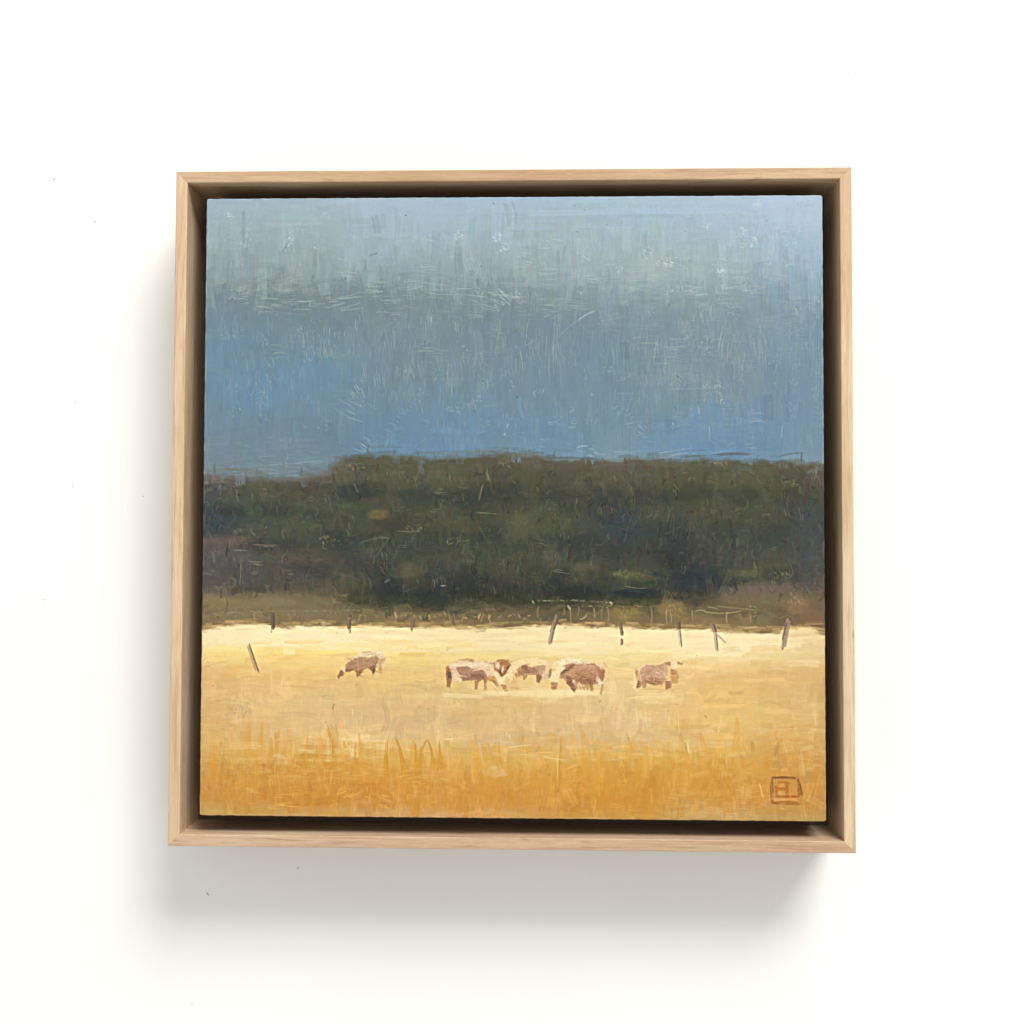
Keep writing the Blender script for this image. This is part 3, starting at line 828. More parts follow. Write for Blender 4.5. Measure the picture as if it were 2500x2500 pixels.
# ---- field
for x, y, rx, ry, col, a in [
        (700, 1560, 180, 18, (254, 236, 192), .8), (580, 1595, 90, 16, (246, 220, 140), .8), (760, 1600, 120, 16, (248, 218, 132), .7),
        (700, 1604, 60, 8, (228, 182, 96), .5), (540, 1610, 20, 14, (228, 178, 104), .6), (520, 1630, 28, 26, (224, 204, 158), .6),
        (560, 1640, 60, 20, (226, 184, 112), .5), (1000, 1606, 120, 14, (240, 208, 118), .6), (1180, 1600, 160, 12, (232, 208, 146), .5),
        (1440, 1580, 160, 18, (250, 230, 182), .6), (1800, 1580, 150, 18, (250, 232, 186), .7), (1980, 1590, 26, 30, (216, 186, 136), .6),
        (1180, 1698, 160, 10, (238, 220, 162), .7), (1380, 1694, 120, 10, (252, 232, 168), .8), (1600, 1705, 70, 10, (246, 222, 158), .7),
        (1180, 1706, 60, 8, (214, 190, 138), .6), (1060, 1680, 60, 14, (214, 186, 122), .5), (1620, 1640, 60, 40, (230, 198, 134), .5),
        (590, 1728, 26, 22, (212, 182, 142), .8), (640, 1720, 50, 26, (236, 204, 134), .5), (870, 1800, 42, 14, (252, 226, 162), .75),
        (790, 1790, 30, 12, (244, 214, 148), .5), (1090, 1802, 30, 12, (246, 216, 146), .6), (1200, 1815, 90, 16, (212, 188, 146), .6),
        (1060, 1760, 90, 16, (212, 184, 132), .5), (1260, 1780, 60, 14, (232, 198, 132), .5), (1350, 1802, 30, 14, (212, 172, 100), .4),
        (1560, 1770, 60, 24, (228, 204, 154), .6), (1560, 1750, 60, 12, (240, 214, 148), .5), (1680, 1800, 60, 30, (222, 192, 140), .5),
        (1760, 1730, 60, 40, (230, 198, 122), .5), (1850, 1760, 60, 40, (228, 196, 124), .5), (1950, 1700, 40, 80, (218, 188, 126), .5),
        (1215, 1885, 20, 14, (232, 206, 158), .8), (1300, 1840, 40, 20, (222, 176, 96), .5), (1470, 1840, 40, 40, (212, 166, 84), .5),
        (600, 1900, 80, 50, (200, 148, 76), .5), (530, 1920, 30, 60, (204, 150, 76), .4), (660, 1930, 70, 26, (196, 134, 62), .5),
        (820, 1930, 60, 30, (204, 142, 58), .6), (860, 1880, 50, 30, (214, 156, 70), .5), (1000, 1920, 60, 20, (226, 158, 66), .6),
        (1060, 1950, 60, 20, (204, 144, 68), .5), (1300, 1940, 60, 20, (204, 148, 64), .5), (1550, 1960, 60, 30, (200, 142, 56), .6),
        (1600, 1890, 60, 30, (210, 160, 72), .5), (1850, 1960, 60, 20, (186, 134, 70), .5), (1960, 1940, 40, 50, (190, 144, 82), .5),
        (600, 1975, 80, 12, (192, 156, 84), .6), (1050, 1985, 120, 9, (212, 164, 118), .6), (1900, 1985, 80, 14, (182, 148, 94), .6),
        (520, 1985, 40, 14, (204, 168, 108), .6), (1700, 1985, 60, 10, (206, 172, 108), .6), (1210, 1985, 50, 8, (214, 180, 150), .5),
        (500, 1880, 10, 50, (196, 158, 112), .6), (1250, 1715, 120, 14, (220, 186, 122), .4), (720, 1740, 60, 30, (226, 198, 134), .5)]:
    wash(x, y, rx, ry, col, a * .6, ragged=.8)
    dabs(x, y, rx, ry, col, a * .7, ang=0.0 if y < 1830 or y > 1970 else VERT, jit=3)
ref = np.where((REG == 2)[..., None], C, ref)
for i in range(1700):
    x, y = U(485, 2018), U(1535, 1995)
    if y < flx(x) + 6:
        continue
    if y < 1660 or rng.random() < .45:
        L_ = U(20, 90)
        stroke(x - L_ / 2, y, x + L_ / 2, y + rng.normal(0, 4), U(4, 16), pick(x, y, 26, .034), U(.2, .7), bend=rng.normal(0, 3),
               bristle=.6, relief=.45, dry=.2)
    else:
        L_ = U(18, 70)
        stroke(x, y + L_ / 2, x + rng.normal(0, 6), y - L_ / 2, U(6, 22), pick(x, y, 28, .042), U(.2, .7), bend=rng.normal(0, 4),
               bristle=.6, relief=.45, taper=.4, dry=.15)
# upper lip of the cream paint, laid thickly over the brown
for i in range(80):
    x = U(500, 2000)
    y = flx(x) + U(2, 13)
    L_ = U(20, 80)
    stroke(x - L_ / 2, y, x + L_ / 2, y + rng.normal(0, 1), U(4, 8), pick(x, y + 14, 6, .01), U(.35, .8), bristle=.4, relief=.7, dry=.1)
# grass blades
for i in range(170):
    x = U(490, 2010)
    y1 = rng.triangular(1830, 1930, 1995)
    L_ = U(20, 80) * (1.1 if x < 1150 else .85)
    t = np.clip((y1 - 1800) / 180, 0, 1)
    col = np.array([222, 172, 88.]) * (1 - t) + np.array([202, 142, 60.]) * t
    stroke(x, y1, x + rng.normal(0, 7), y1 - L_, U(12, 34), col * U(.93, 1.07), U(.2, .5), bend=rng.normal(0, 3), taper=U(.1, .6),
           bristle=.5, relief=.4)
for x0, y0, x1, y1, w, b, a in [
        (607, 1850, 608, 1760, 12, 2, .6), (632, 1850, 640, 1755, 13, 2, .7), (672, 1850, 681, 1778, 13, 2, .7), (745, 1880, 752, 1790, 9, 0, .6),
        (815, 1880, 800, 1776, 16, 4, .65), (865, 1880, 868, 1812, 9, 0, .6), (880, 1860, 874, 1784, 12, 3, .55),
        (945, 1900, 946, 1806, 15, -3, .95), (985, 1900, 966, 1800, 13, 5, .95), (1017, 1890, 1014, 1812, 11, 0, .85),
        (1030, 1880, 1042, 1806, 10, -8, .8), (1056, 1880, 1044, 1806, 10, 5, .8), (1075, 1880, 1073, 1814, 12, 0, .8),
        (1282, 1860, 1276, 1796, 22, 0, .6), (1366, 1905, 1370, 1800, 9, 0, .7), (1545, 1850, 1530, 1792, 12, 4, .7),
        (1590, 1860, 1560, 1810, 30, 6, .5), (1720, 1860, 1710, 1790, 24, 3, .6), (1797, 1840, 1800, 1750, 22, 0, .5),
        (1955, 1860, 1958, 1822, 24, 0, .6), (2000, 1880, 2003, 1832, 20, 0, .7), (1850, 1940, 1858, 1880, 24, 0, .4),
        (620, 1930, 628, 1860, 28, 0, .6), (755, 1900, 748, 1850, 24, 0, .5), (905, 1910, 912, 1872, 26, 0, .6), (1770, 1945, 1775, 1895, 22, 0, .4),
        (1545, 1990, 1552, 1940, 26, 0, .6), (1590, 1990, 1584, 1930, 26, 0, .5), (758, 1935, 756, 1915, 15, 0, .6), (835, 1940, 852, 1890, 12, 0, .7)]:
    col = np.array([206, 152, 62.]) if x0 not in (758,) else np.array([176, 116, 62.])
    if 930 < x0 < 1090:
        col = np.array([210, 152, 54.])
    if y0 < 1870 and not 930 < x0 < 1090:
        col = np.array([220, 168, 84.])
    if x0 > 1900:
        col = np.array([204, 148, 78.])
    stroke(x0, y0, x1, y1, w, col, a, bend=b, taper=.75, bristle=.35, relief=.6)
wash(1347, 1802, 20, 15, (212, 170, 92), .4, .6)
for i in range(420):
    x, y = U(490, 2010), rng.triangular(1840, 1940, 1990)
    an = rng.choice([0., VERT, VERT]) + rng.normal(0, .25)
    L_ = U(12, 44)
    col = [(190, 128, 54), (216, 150, 62), (226, 168, 84), (204, 140, 56), (232, 184, 110)][rng.integers(0, 5)]
    stroke(x, y, x + math.cos(an) * L_, y + math.sin(an) * L_, U(5, 18), np.array(col, float) * U(.95, 1.04), U(.12, .36), bend=rng.normal(0, 1.5),
           bristle=.7, relief=.6, dry=.3)
for i in range(260):
    x, y = U(490, 2010), U(1690, 1850)
    an = rng.choice([0., 0., VERT]) + rng.normal(0, .15)
    L_ = U(16, 60)
    col = [(246, 218, 158), (212, 184, 136), (232, 200, 136), (216, 178, 112), (240, 210, 146)][rng.integers(0, 5)]
    stroke(x, y, x + math.cos(an) * L_, y + math.sin(an) * L_, U(5, 16), np.array(col, float) * U(.97, 1.03), U(.1, .32), bend=rng.normal(0, 1.5),
           bristle=.7, relief=.6, dry=.35)
# broken yellow highlights between the blades
for i in range(130):
    x, y = U(500, 2000), U(1820, 1980)
    comb(x, y, rng.integers(2, 7), U(10, 34), U(4, 7), rng.choice([0., VERT, VERT]) + rng.normal(0, .15),
         np.array([236, 184, 98.]) * U(.9, 1.05), U(.15, .45), w=1.6)
for x, y, n, L_, an in [(1010, 1905, 7, 44, -.1), (690, 1962, 6, 50, .05), (905, 1930, 6, 26, VERT), (1400, 1890, 9, 40, -.4), (1460, 1925, 4, 70, VERT),
                        (1515, 1900, 5, 20, VERT), (1000, 1950, 4, 30, VERT), (850, 1940, 5, 40, -.4), (800, 1900, 4, 30, VERT), (940, 1960, 6, 40, .2)]:
    comb(x, y, n, L_, 6, an, np.array([244, 188, 92.]), .75, w=2.2)
stroke(1361, 1902, 1362, 1848, 2, (240, 198, 118), .6, relief=1)
stroke(1753, 1790, 1762, 1748, 5, (238, 208, 148), .6, relief=1, taper=.5)
stroke(1854, 1912, 1862, 1948, 3, (250, 200, 120), .9, relief=1)
stroke(1673, 1812, 1676, 1838, 3, (150, 118, 62), .6, relief=1)
stroke(1678, 1812, 1682, 1838, 3, (250, 224, 160), .6, relief=1)
for x, y, n, L_, an, a in [(1220, 1822, 3, 80, -.05, .5), (1330, 1848, 3, 60, .03, .8), (850, 1797, 5, 46, 0, .6), (860, 1775, 7, 40, VERT, .5),
                           (1080, 1780, 6, 46, VERT, .5), (1100, 1800, 4, 34, 0, .6), (1570, 1740, 6, 50, VERT, .6), (1240, 1795, 3, 12, VERT, .8),
                           (1640, 1750, 6, 60, VERT, .4), (1320, 1700, 6, 30, VERT, .6), (1400, 1692, 4, 60, 0, .6), (1560, 1712, 4, 50, 0, .5)]:
    comb(x, y, n, L_, 6, an, np.array([252, 230, 172.]), a, w=2.2)
# grey-violet shadow rubs and little flecks of dark
for x, y, L_ in [(1025, 1665, 40), (1015, 1677, 46), (1090, 1595, 20), (800, 1705, 60), (1200, 1722, 30), (1230, 1676, 30), (500, 1615, 20), (505, 1628, 26)]:
    comb(x, y, 3, L_, 4, .05, np.array([176, 158, 124.]), .45, w=2.4)
stroke(1100, 1686, 1120, 1712, 8, (200, 182, 146), .35, dry=.4)
scuff(588, 1726, 26, 24, 80, np.array([158, 136, 108.]), .45)
scuff(1240, 1690, 10, 10, 30, np.array([200, 160, 120.]), .4)
for i in range(90):
    x, y = U(490, 2010), U(490, 1990)
    col = np.array([70, 74, 76.]) if y < 1120 else (np.array([40, 40, 36.]) if y < 1530 else np.array([120, 88, 46.]))
    l_ = U(1, 5)
    an = U(0, 3.1)
    stroke(x, y, x + math.cos(an) * l_, y + math.sin(an) * l_, U(1, 1.8), col, U(.2, .5), relief=.6, edge=.7)
for x0, y0, x1, y1 in [(690, 614, 705, 590), (902, 624, 920, 618), (589, 916, 592, 906), (1692, 862, 1702, 848), (1651, 916, 1664, 926),
                       (1633, 750, 1636, 735), (1944, 748, 1950, 756), (1647, 990, 1652, 1004), (1254, 812, 1266, 802), (1720, 1746, 1724, 1752),
                       (1036, 1934, 1038, 1924), (812, 1732, 816, 1718)]:
    stroke(x0, y0, x1, y1, 1.3, (96, 104, 104) if y0 < 1120 else (140, 106, 62), .5, relief=.8)

# ---------------------------------------------------------------- figures in the picture
NAMES = {0: 'painted_sky', 1: 'painted_trees', 2: 'painted_field'}
LABELS = {0: 'blue-grey sky brushed in vertical strokes', 1: 'dark olive band of trees', 2: 'golden pasture with cream upper band'}
next_id = 3


def new_region(name, label):
    global next_id
    i = next_id
    next_id += 1
    NAMES[i], LABELS[i] = name, label
    return i


def inside(px_, py_, pts):
    res = np.zeros(px_.shape, bool)
    n = len(pts)
    for i in range(n):
        x0, y0 = pts[i]
        x1, y1 = pts[(i + 1) % n]
        if y0 == y1:
            continue
        res ^= ((y0 > py_) != (y1 > py_)) & (px_ < (x1 - x0) * (py_ - y0) / (y1 - y0) + x0)
    return res


def poly(pts, col, a=1.0, reg=None, grain=.2, fuzz=1.5, relief=.6, dry=0.0):
    """a daub with a hand-cut outline (photo pixels), ragged and streaked inside"""
    pts = np.array(pts, float)
    c_, r_ = px2cv(pts[:, 0], pts[:, 1])
    a0, a1 = int(max(0, c_.min() - 4)), int(min(N, c_.max() + 5))
    b0, b1 = int(max(0, r_.min() - 4)), int(min(N, r_.max() + 5))
    sh = (b1 - b0, a1 - a0)
    jx = (up(rng.random((max(3, sh[0] // 2), max(3, sh[1] // 2))), sh) - .5) * fuzz
    jy = (up(rng.random((max(3, sh[0] // 2), max(3, sh[1] // 2))), sh) - .5) * fuzz
    q = list(zip(c_, r_))
    k = np.zeros(sh)
    for ox, oy in ((-.33, -.33), (.33, -.33), (-.33, .33), (.33, .33), (0, 0)):
        k += inside(cc[b0:b1, a0:a1] + jx + ox, rr[b0:b1, a0:a1] + jy + oy, q)
    k /= 5
    g = up(rng.random((max(3, sh[0] // 2), max(3, sh[1] // 4))), sh) * .6 + up(rng.random((max(3, sh[0]), max(3, sh[1] // 2))), sh) * .4
    if dry:
        k2 = k * sstep(dry - .2, dry + .2, g)
    else:
        k2 = k
    shade = (1 + (g - .5) * 2 * grain)[..., None]
    al = (a * k2)[..., None]
    C[b0:b1, a0:a1] = C[b0:b1, a0:a1] * (1 - al) + np.clip(np.array(col) / 255. * shade, 0, 1) * al
    H[b0:b1, a0:a1] += relief * k2 * (.4 + g - .5)
    if reg is not None:
        REG[b0:b1, a0:a1][k > .5] = reg


class View:
    """coordinates read off an enlarged detail of the photograph"""

    def __init__(s, x, y, k):
        s.x, s.y, s.k = x, y, k

    def p(s, pts):
        return [(s.x + u * s.k, s.y + v * s.k) for u, v in pts]

    def poly(s, pts, col, a=1.0, **kw):
        poly(s.p(pts), col, a, **kw)

    def line(s, u0, v0, u1, v1, w, col, a=.9, **kw):
        stroke(s.x + u0 * s.k, s.y + v0 * s.k, s.x + u1 * s.k, s.y + v1 * s.k, w * s.k, col, a, **kw)

    def hatch(s, u0, v0, u1, v1, n, L_, ang, w, col, a, reg=None):
        for _ in range(n):
            u, v = U(u0, u1), U(v0, v1)
            l_ = L_ * U(.5, 1.2)
            an = ang + rng.normal(0, .2)
            s.line(u - math.cos(an) * l_ / 2, v - math.sin(an) * l_ / 2, u + math.cos(an) * l_ / 2, v + math.sin(an) * l_ / 2,
                   w * U(.6, 1.3), np.array(col) * U(.88, 1.1), a * U(.4, 1), bristle=.3, relief=.6, edge=.8)


# fence posts
def post(label, parts):
    i = new_region('painted_fence_post', label)
    for x0, y0, x1, y1, w, col, dark in parts:
        stroke(x0, y0, x1, y1, w, col, .92, relief=1, bristle=.25, reg=i, edge=.8)
        if dark is not None:
            stroke(x0 + w * .32, y0 + 1, x1 + w * .32, y1 - 1, w * .4, dark, .85, relief=.5, bristle=.3, edge=.8)


DK = (92, 72, 64)
post('slanting brown post alone in the grass at far left', [(606, 1574, 628, 1640, 9, (186, 158, 124), (128, 100, 82))])
post('dark upright post at the left end of the far fence', [(665, 1497, 667, 1534, 9, (92, 86, 78), (70, 64, 60)), (663, 1538, 662, 1545, 4, (200, 176, 146), None)])
post('short brown post above the lone grazing cow', [(853, 1500, 852, 1534, 9, (112, 90, 80), DK), (854, 1536, 854, 1546, 4, (190, 166, 150), (130, 100, 90))])
post('forked short post left of centre', [(1005, 1506, 1005, 1538, 5, (124, 98, 88), None), (1011, 1510, 1011, 1533, 4, (104, 80, 72), None)])
post('small faint post above the pale cow', [(1104, 1505, 1107, 1527, 7, (120, 98, 84), (96, 72, 62))])
post('long post leaning right near the middle', [(1361, 1503, 1348, 1540, 10, (148, 124, 114), (88, 66, 60)), (1349, 1538, 1342, 1572, 10, (176, 150, 138), (112, 86, 78))])
post('thin broken post right of the middle', [(1514, 1519, 1519, 1550, 7, (136, 112, 100), (92, 68, 60)), (1518, 1560, 1518, 1574, 6, (164, 136, 122), (112, 86, 76))])
post('half dark half pale upright post', [(1656, 1518, 1658, 1538, 9, (104, 82, 78), (80, 60, 56)), (1658, 1538, 1662, 1577, 7, (226, 200, 178), (136, 108, 96))])
post('forked post with a side branch', [(1739, 1521, 1746, 1544, 9, (136, 120, 104), (92, 68, 60)), (1746, 1544, 1750, 1590, 8, (206, 176, 152), (128, 98, 86)),
                                        (1747, 1546, 1771, 1568, 3.5, (196, 166, 142), None)])
post('thick grey post leaning at far right', [(1925, 1513, 1913, 1582, 11, (146, 130, 118), None), (1920, 1522, 1910, 1562, 3.5, (96, 78, 70), None)])

for x, y, L_ in [(1130, 1697, 90), (1230, 1690, 80), (1330, 1686, 110), (1400, 1692, 100), (1440, 1690, 60), (1610, 1700, 90), (1300, 1694, 60), (1580, 1690, 60)]:
    stroke(x - L_ / 2, y, x + L_ / 2, y + rng.normal(0, 3), U(8, 14), np.array([252, 232, 176.]) * U(.97, 1.0), U(.35, .6), bristle=.6, relief=.7, dry=.3)
# a cow on its own, grazing to the left
A = View(800, 1570, .08282)
i = new_region('painted_cow', 'brown cow grazing apart at the left')
A.poly([(590, 520), (800, 400), (1020, 270), (1300, 255), (1600, 190), (1625, 330), (1720, 430), (1400, 420), (1000, 420), (700, 600), (550, 640)],
       (238, 216, 180), .9, reg=i)
A.poly([(540, 620), (700, 480), (960, 400), (1250, 430), (1430, 380), (1520, 440), (1500, 560), (1430, 640), (1430, 720), (1400, 840), (1340, 950),
        (1290, 800), (1230, 720), (1130, 760), (1060, 800), (1000, 890), (950, 950), (860, 1000), (840, 900), (790, 800), (650, 840), (540, 850), (500, 800)],
       (152, 120, 104), .96, reg=i)
A.hatch(600, 450, 1450, 700, 26, 180, .2, 40, (172, 138, 120), .5)
A.poly([(800, 600), (1050, 590), (1000, 720), (850, 760), (780, 720)], (164, 124, 106), .7)
A.poly([(510, 780), (680, 760), (800, 770), (640, 840), (540, 855)], (104, 74, 64), .9)
A.poly([(840, 820), (1050, 740), (980, 900), (930, 940), (860, 1020)], (124, 88, 78), .95, reg=i)
A.poly([(1150, 700), (1420, 680), (1400, 850), (1345, 950), (1280, 820)], (92, 66, 68), .95, reg=i)
A.poly([(1480, 460), (1710, 430), (1700, 560), (1620, 580), (1600, 850), (1540, 880), (1490, 700)], (176, 140, 116), .65, reg=i)
A.poly([(1600, 560), (1690, 540), (1650, 740), (1610, 780)], (228, 198, 162), .8)
A.line(1540, 700, 1540, 880, 60, (196, 142, 104), .7)
A.poly([(390, 700), (520, 710), (520, 790), (420, 820)], (246, 226, 180), .9, reg=i)
A.poly([(380, 800), (490, 850), (450, 960), (370, 1000), (335, 1060), (280, 980), (330, 890)], (118, 88, 74), .95, reg=i)
A.line(1020, 272, 1280, 262, 26, (172, 138, 110), .7)
A.line(600, 480, 760, 400, 24, (214, 168, 120), .6)

# pale cow, head down to the right
B = View(1070, 1580, .1139)
i = new_region('painted_cow', 'long pale cow with brown flank, head down to the right')
B.poly([(225, 400), (380, 300), (900, 290), (1200, 310), (1270, 480), (1290, 780), (1230, 830), (1100, 700), (950, 660), (700, 690), (470, 720), (300, 750),
        (290, 620), (220, 500)], (234, 208, 176), .92, reg=i, grain=.06)
B.hatch(300, 320, 1150, 440, 14, 260, .03, 40, (246, 226, 190), .6)
B.poly([(510, 265), (560, 312), (750, 312), (770, 265), (640, 240)], (176, 142, 116), .85, reg=i)
B.line(430, 275, 520, 275, 36, (214, 184, 148), .6)
B.poly([(370, 430), (600, 410), (780, 470), (720, 520), (940, 480), (1020, 560), (1080, 640), (1020, 780), (980, 760), (960, 690), (860, 740), (840, 890),
        (800, 900), (775, 700), (520, 720), (480, 640), (430, 540)], (146, 110, 102), .92, reg=i)
B.poly([(690, 580), (900, 550), (1020, 610), (1000, 690), (720, 670)], (114, 86, 86), .75)
B.hatch(420, 440, 760, 560, 14, 160, .15, 30, (170, 134, 120), .6)
B.hatch(480, 600, 760, 710, 12, 90, .1, 26, (118, 86, 76), .6)
B.line(440, 600, 600, 630, 30, (238, 208, 176), .7)
B.poly([(165, 430), (215, 390), (285, 550), (295, 680), (245, 880), (190, 860), (165, 600)], (126, 92, 72), .9, reg=i)
B.poly([(205, 530), (270, 540), (290, 660), (200, 690)], (78, 62, 74), .9)
B.line(160, 470, 210, 410, 36, (196, 134, 84), .7)
B.line(810, 740, 815, 900, 50, (156, 108, 84), .8, reg=i)
B.line(1000, 700, 1010, 900, 44, (140, 106, 96), .6, reg=i)
B.poly([(1040, 600), (1200, 620), (1300, 800), (1260, 845), (1150, 740), (1040, 700)], (192, 146, 100), .85, reg=i)
B.line(1060, 690, 1240, 730, 26, (172, 106, 74), .7)
B.line(1150, 690, 1270, 830, 24, (120, 96, 78), .6)
B.poly([(1150, 450), (1290, 600), (1370, 640), (1440, 590), (1430, 780), (1320, 805), (1260, 690)], (252, 232, 184), .92, reg=i)
B.poly([(1330, 800), (1440, 800), (1510, 930), (1450, 970), (1380, 890)], (176, 122, 88), .6, dry=.35)
B.line(1200, 880, 1300, 990, 20, (206, 184, 136), .5)

# brown-faced cow behind the pair
i = new_region('painted_cow', 'brown-faced cow with a white blaze facing out')
B.poly([(1470, 280), (1600, 330), (1720, 300), (1660, 500), (1600, 590), (1600, 720), (1480, 660), (1430, 600), (1470, 500)], (247, 226, 174), .92, reg=i, grain=.06)
B.poly([(1185, 340), (1280, 255), (1480, 265), (1560, 370), (1440, 570), (1370, 630), (1300, 560), (1200, 490)], (160, 114, 86), .94, reg=i)
B.poly([(1060, 335), (1200, 325), (1210, 360), (1100, 360)], (170, 130, 96), .8, reg=i)
B.poly([(1228, 310), (1300, 325), (1322, 420), (1290, 475), (1228, 430)], (250, 228, 194), .96)
B.poly([(1280, 500), (1340, 460), (1370, 600), (1420, 540), (1500, 380), (1530, 420), (1430, 580), (1360, 640)], (84, 64, 56), .92)
B.poly([(1392, 370), (1402, 480), (1368, 560), (1350, 500)], (252, 228, 198), .97)
B.line(1430, 280, 1420, 420, 50, (184, 116, 74), .6)
B.line(1480, 270, 1590, 330, 24, (160, 124, 84), .6)

# small pale-backed cow in the middle
D = View(1270, 1580, .1139)
i = new_region('painted_cow', 'small pale-backed cow in the middle of the group')
D.poly([(-80, 290), (150, 240), (300, 235), (560, 285), (640, 400), (560, 560), (480, 690), (420, 560), (300, 420), (100, 400), (-60, 480)], (246, 224, 172), .92, reg=i, grain=.06)
D.poly([(30, 390), (120, 365), (230, 440), (400, 390), (545, 400), (545, 480), (440, 600), (475, 640), (400, 780), (350, 740), (350, 600), (180, 590),
        (150, 640), (70, 710), (60, 620), (-50, 580), (-70, 480)], (142, 108, 98), .94, reg=i)
D.poly([(290, 400), (545, 385), (530, 500), (420, 600), (380, 520)], (180, 156, 134), .85)
D.hatch(-40, 470, 120, 620, 14, 80, .8, 26, (164, 112, 84), .55)
D.poly([(40, 400), (130, 390), (200, 560), (90, 540)], (112, 82, 78), .7)
D.poly([(350, 610), (470, 600), (460, 660), (400, 780), (350, 730)], (118, 84, 80), .9, reg=i)
D.poly([(475, 570), (560, 515), (625, 560), (600, 685), (500, 690)], (222, 198, 176), .92, reg=i)
D.poly([(635, 460), (675, 480), (672, 590), (630, 670), (600, 640)], (122, 96, 76), .85, reg=i)
D.line(-90, 560, -60, 640, 50, (150, 112, 84), .8, reg=i)

# large brown cow with a pale head, grazing left
i = new_region('painted_cow', 'large brown cow with a pale neck grazing to the left')
D.poly([(730, 340), (880, 250), (1100, 215), (1225, 245), (1310, 330), (1160, 350), (1000, 370), (900, 420), (830, 620), (810, 760), (700, 745), (635, 690),
        (690, 500), (700, 400)], (252, 232, 182), .94, reg=i, grain=.06)
D.poly([(920, 390), (1150, 325), (1580, 345), (1810, 430), (1815, 620), (1765, 740), (1650, 800), (1420, 810), (1250, 780), (1200, 890), (1160, 970),
        (1090, 880), (990, 770), (960, 690), (840, 665), (860, 580), (980, 500)], (168, 126, 106), .96, reg=i)
D.poly([(1150, 600), (1620, 490), (1650, 720), (1430, 800), (1200, 720)], (138, 102, 90), .8)
D.hatch(1000, 440, 1600, 640, 46, 190, -.55, 24, (184, 146, 120), .6)
D.hatch(1200, 560, 1620, 760, 26, 120, .1, 24, (118, 78, 70), .5)
D.poly([(1150, 410), (1580, 385), (1640, 460), (1250, 480)], (194, 160, 140), .8)
D.line(1200, 360, 1590, 362, 30, (150, 120, 92), .6)
D.poly([(870, 530), (1000, 440), (1180, 335), (1180, 390), (1060, 490), (940, 575), (855, 590)], (106, 76, 72), .92)
D.poly([(970, 630), (1100, 630), (1130, 760), (1200, 900), (1150, 970), (1030, 810)], (110, 80, 78), .92)
D.poly([(1600, 300), (1650, 325), (1810, 430), (1790, 490), (1640, 400)], (242, 218, 188), .95, reg=i)
D.poly([(1635, 550), (1705, 680), (1785, 800), (1730, 850), (1620, 700)], (232, 206, 184), .95)
D.poly([(1105, 690), (1195, 730), (1180, 800), (1130, 765)], (242, 222, 192), .95)
D.poly([(935, 400), (972, 395), (960, 460), (905, 505)], (238, 210, 184), .95)
D.poly([(1710, 470), (1810, 470), (1800, 640), (1760, 730), (1700, 640)], (140, 96, 84), .6)
D.poly([(650, 755), (815, 755), (770, 910), (675, 910)], (152, 108, 88), .85, reg=i, dry=.2)
D.poly([(1470, 780), (1565, 780), (1555, 930), (1510, 960)], (136, 100, 76), .8, reg=i)
D.poly([(1740, 800), (1810, 770), (1795, 900), (1735, 1040), (1705, 1000)], (158, 124, 88), .75, reg=i, dry=.3)
D.hatch(1180, 780, 1470, 900, 18, 130, 1.35, 20, (180, 136, 90), .7)
D.hatch(1210, 780, 1340, 840, 6, 130, .9, 16, (246, 224, 172), .7)
D.hatch(700, 380, 860, 640, 12, 180, 1.75, 20, (240, 214, 158), .6)
D.poly([(1130, 330), (1300, 318), (1560, 322), (1600, 345), (1400, 362), (1180, 372)], (240, 216, 184), .85)
D.poly([(760, 330), (960, 262), (1180, 236), (1290, 318), (1040, 352), (900, 392)], (255, 238, 196), .9)
D.poly([(1500, 470), (1640, 470), (1660, 620), (1560, 700), (1480, 640)], (176, 132, 112), .5)
D.line(1780, 330, 1870, 450, 30, (222, 176, 116), .6)

# cow standing at the right, facing out
E = View(1530, 1590, .08282)
i = new_region('painted_cow', 'grey-brown cow standing at the right with a white face')
E.poly([(395, 560), (480, 450), (560, 395), (820, 425), (1100, 345), (1190, 420), (1210, 600), (1200, 800), (1050, 970), (850, 1005), (600, 930),
        (560, 1060), (470, 1095), (450, 1000), (400, 1060), (285, 1090), (340, 900), (380, 700)], (182, 152, 130), .95, reg=i)
E.hatch(450, 440, 1150, 700, 22, 240, .02, 40, (192, 164, 140), .5)
E.poly([(560, 790), (900, 790), (1060, 850), (1040, 965), (860, 1005), (620, 935)], (152, 112, 94), .85)
E.line(600, 920, 860, 995, 26, (112, 78, 66), .8)
E.line(480, 470, 600, 410, 40, (150, 120, 104), .6)
E.poly([(320, 555), (430, 455), (560, 370), (650, 370), (480, 460), (370, 580)], (248, 220, 198), .95, reg=i)
E.poly([(245, 520), (330, 550), (355, 700), (330, 850), (290, 800), (250, 680)], (190, 156, 122), .85, reg=i)
E.poly([(325, 840), (415, 900), (395, 1070), (290, 1085)], (130, 98, 88), .9)
E.poly([(450, 820), (560, 800), (560, 1050), (470, 1090)], (176, 130, 94), .7)
E.line(400, 680, 410, 900, 30, (228, 194, 176), .8)
E.line(225, 680, 235, 1080, 34, (250, 228, 168), .8)
E.poly([(1120, 870), (1320, 870), (1310, 1090), (1220, 1090), (1150, 1140)], (144, 110, 94), .9, reg=i)
E.poly([(1280, 560), (1480, 560), (1540, 700), (1510, 940), (1330, 950), (1290, 800)], (196, 148, 104), .85, reg=i, dry=.15)
E.poly([(1120, 330), (1280, 305), (1300, 430), (1150, 390)], (152, 120, 94), .92, reg=i)
E.poly([(1480, 305), (1670, 345), (1640, 395), (1490, 380)], (142, 112, 84), .85, reg=i)
E.line(1560, 330, 1660, 335, 26, (250, 226, 180), .7)
